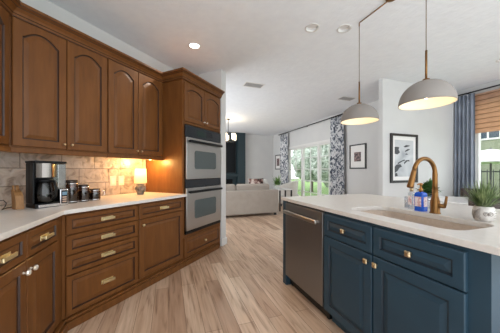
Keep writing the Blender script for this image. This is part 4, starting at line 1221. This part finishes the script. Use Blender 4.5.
# dining table and chairs in the nook
tx, ty = 4.35, 2.18
t = thing('dining_table', 'round white dining table in the nook behind the island', 'table', (tx, ty, 0), 'W')
mb = MB(); mb.lathe([(0.50, 0.715), (0.545, 0.722), (0.55, 0.735), (0.545, 0.75), (0.50, 0.752)], (tx, ty, 0), 48); mb.build('tabletop', M_tablewhite, t)
mb = MB(); mb.lathe([(0.26, 0), (0.25, 0.015), (0.08, 0.04), (0.04, 0.10), (0.035, 0.60), (0.08, 0.70), (0.14, 0.715)], (tx, ty, 0), 32); mb.build('pedestal', M_tablewhite, t)
M_chair = noisy('chair_wood', [(0.3, srgb(52,40,38)), (0.7, srgb(74,58,54))], (4,4,1), 6, 3, 0.45)
def dining_chair(cx_, cy_, az, label):
    t = thing('dining_chair', label, 'chair', (cx_, cy_, 0), 'W')
    t.rotation_euler = (0, 0, az)
    o0 = Vector((cx_, cy_, 0))
    def bld(mb, nm, mat): 
        bmesh.ops.translate(mb.bm, vec=o0, verts=mb.bm.verts); return mb.build(nm, mat, t)
    mb = MB(); mb.box(-0.21, 0.21, -0.21, 0.21, 0.43, 0.47, 0.015, 3); bld(mb, 'seat', M_chair)
    for dx in (-0.18, 0.18):
        mb = MB(); mb.box(dx-0.018, dx+0.018, 0.165, 0.20, 0, 0.43); bld(mb, 'leg', M_chair)
        mb = MB(); mb.box(dx-0.018, dx+0.018, -0.20, -0.165, 0, 0.88); bld(mb, 'leg', M_chair)
    mb = MB(); LL = []
    for z in (0.60, 0.88):
        LL.append([(-0.2 + 0.4*k/10, -0.20 - 0.04*math.sin(PI*k/10), z) for k in range(11)] + [(0.2 - 0.4*k/10, -0.185 - 0.04*math.sin(PI*k/10), z) for k in range(11)])
    mb.loops(LL); bld(mb, 'backrest', M_chair)
dining_chair(3.72, 1.72, R(-52), 'dark wooden dining chair behind the spiky potted plant')
dining_chair(4.42, 1.36, R(0), 'dark wooden dining chair at the right edge behind the island')
dining_chair(4.95, 2.45, R(110), 'dark wooden dining chair on the far side by the nook window')

# ================================================================== OUTSIDE
mb = MB(); mb.box(XN+0.2, 40, -14, 40, -0.35, -0.25)
tag(mb.build('ground', M_lawn), kind='structure')
# neighbour house seen through the nook window
hx0, hx1, hy0, hy1 = 17.5, 24.0, 2.5, 9.8
t = thing('house', 'pale neighbouring house with white trimmed windows beyond the nook window', 'house', (20, 7, -0.25), 'W')
mb = MB(); mb.box(hx0, hx1, hy0, hy1, -0.25, 6.0); mb.build('wall', M_siding, t)
for y in (4.4, 6.2, 8.0):
    for z in (3.0,):
        mb = MB()
        mb.box(hx0-0.06, hx0-0.001, y-0.6, y-0.5, z, z+1.3); mb.box(hx0-0.06, hx0-0.001, y+0.5, y+0.6, z, z+1.3)
        mb.box(hx0-0.06, hx0-0.001, y-0.5, y+0.5, z, z+0.1); mb.box(hx0-0.06, hx0-0.001, y-0.5, y+0.5, z+1.2, z+1.3)
        mb.box(hx0-0.05, hx0-0.001, y-0.04, y+0.04, z+0.1, z+1.2); mb.box(hx0-0.05, hx0-0.001, y-0.5, y-0.04, z+0.62, z+0.68); mb.box(hx0-0.05, hx0-0.001, y+0.04, y+0.5, z+0.62, z+0.68)
        f_ = mb.build('window_frame', M_trim, t)
        mb = MB(); mb.box(hx0-0.02, hx0-0.001, y-0.5, y+0.5, z+0.1, z+1.2); mb.build('pane', M_housewin, f_)
mb = MB(); mb.loops([[(hx0-0.4, y, 5.9), (hx1+0.4, y, 5.9), ((hx0+hx1)/2, y, 8.2)] for y in (hy0-0.4, hy1+0.4)]); mb.build('roof', M_roof, t)
# patio umbrella
ux, uy = 9.2, 4.15
t = thing('patio_umbrella', 'white patio umbrella outside the nook window', 'umbrella', (ux, uy, -0.25), 'W')
mb = MB(); mb.lathe([(1.5, 1.45), (0.8, 1.68), (0.02, 1.86), (0.02, 1.84), (0.8, 1.655), (1.49, 1.43)], (ux, uy, 0), 12, False); mb.build('canopy', M_canopy, t)
mb = MB(); mb.tube([(ux, uy, -0.25), (ux, uy, 1.9)], 0.025, 10); mb.build('pole', M_frame, t)
mb = MB(); mb.lathe([(0.28, 0), (0.28, 0.05), (0.06, 0.08)], (ux, uy, -0.25), 20); mb.build('base', M_frame, t)
# fence
t = thing('fence', 'black metal picket fence on the lawn outside the nook', 'fence', (11.0, 4.0, -0.25), 'W')
for z in (-0.05, 1.15):
    mb = MB(); mb.box(10.98, 11.02, -2, 9, z, z+0.045); mb.build('rail', M_fence, t)
mb = MB(); mb.box(10.99, 11.01, -2, -1.978, -0.25, 1.25); pk = mb.build('picket', M_fence, t)
for k in range(1, 64):
    c = pk.copy(); COL.objects.link(c); c.parent = t; c.location.y += 11*k/64
def tree(c, h, r, label, seed, name='tree'):
    t = thing(name, label, 'tree', (c[0], c[1], -0.25), 'W')
    mb = MB(); mb.tube([(c[0], c[1], -0.25), (c[0]+0.05, c[1], h*0.35), (c[0], c[1]+0.05, h*0.7)], [r*0.10, r*0.07, r*0.04], 10); mb.build('trunk', M_trunk, t)
    mb = MB(); rnd = random.Random(seed)
    bmesh.ops.create_icosphere(mb.bm, subdivisions=4, radius=1.0)
    off = Vector((seed*3.1, seed*1.7, 0))
    for v in mb.bm.verts:
        n_ = noise.noise(v.co*2.2+off)*0.35 + noise.noise(v.co*6+off)*0.16 + noise.noise(v.co*14+off)*0.08
        q = v.co*(1+n_)
        v.co = Vector((c[0]+q.x*r, c[1]+q.y*r, h*0.58 + q.z*h*0.42))
    for f in mb.bm.faces: f.smooth = False
    mb.build('crown', M_leafout, t)
for i, (x, y, h, r, lb) in enumerate([
    (9.3, 13.6, 3.4, 1.25, 'leafy tree outside the living room window, behind the left panes'),
    (8.6, 10.4, 2.7, 1.2, 'rounded shrub outside the middle panes of the living room window'),
    (8.9, 7.2, 2.9, 1.05, 'leafy tree outside the right panes of the living room window'),
    (8.0, 17.2, 2.6, 1.3, 'shrub at the far left outside the living room window'),
    (13.6, 15.2, 4.0, 1.9, 'taller pale tree farther back outside the living room window'),
    (14.2, 10.6, 3.9, 1.8, 'pale tree farther back beyond the right panes of the living room window')]):
    tree((x, y), h, r, lb, i+2)

# ---- shared groups of repeats
GR = {'canister': 'dark glass canisters on the left countertop', 'recessed_light': 'recessed ceiling cans', 'ceiling_vent': 'ceiling vents',
      'upper_cabinet': 'brown upper cabinets', 'picture_frame': 'framed pictures', 'throw_pillow': 'throw pillows on the sofa', 'dining_chair': 'dining chairs in the nook',
      'tree': 'trees and shrubs outside the living room', 'soap_bottle': 'soap bottles by the faucet', 'outlet': 'backsplash outlets',
      'backsplash': 'stone tile backsplash', 'curtain_rod': 'black curtain rods'}
for o in COL.objects:
    if o.parent is None and 'label' in o:
        g = GR.get(o.name.split('.')[0])
        if g: o['group'] = g
        if o.name.split('.')[0] == 'curtain' and 'floral' in o['label']: o['group'] = 'floral curtains of the living room window'
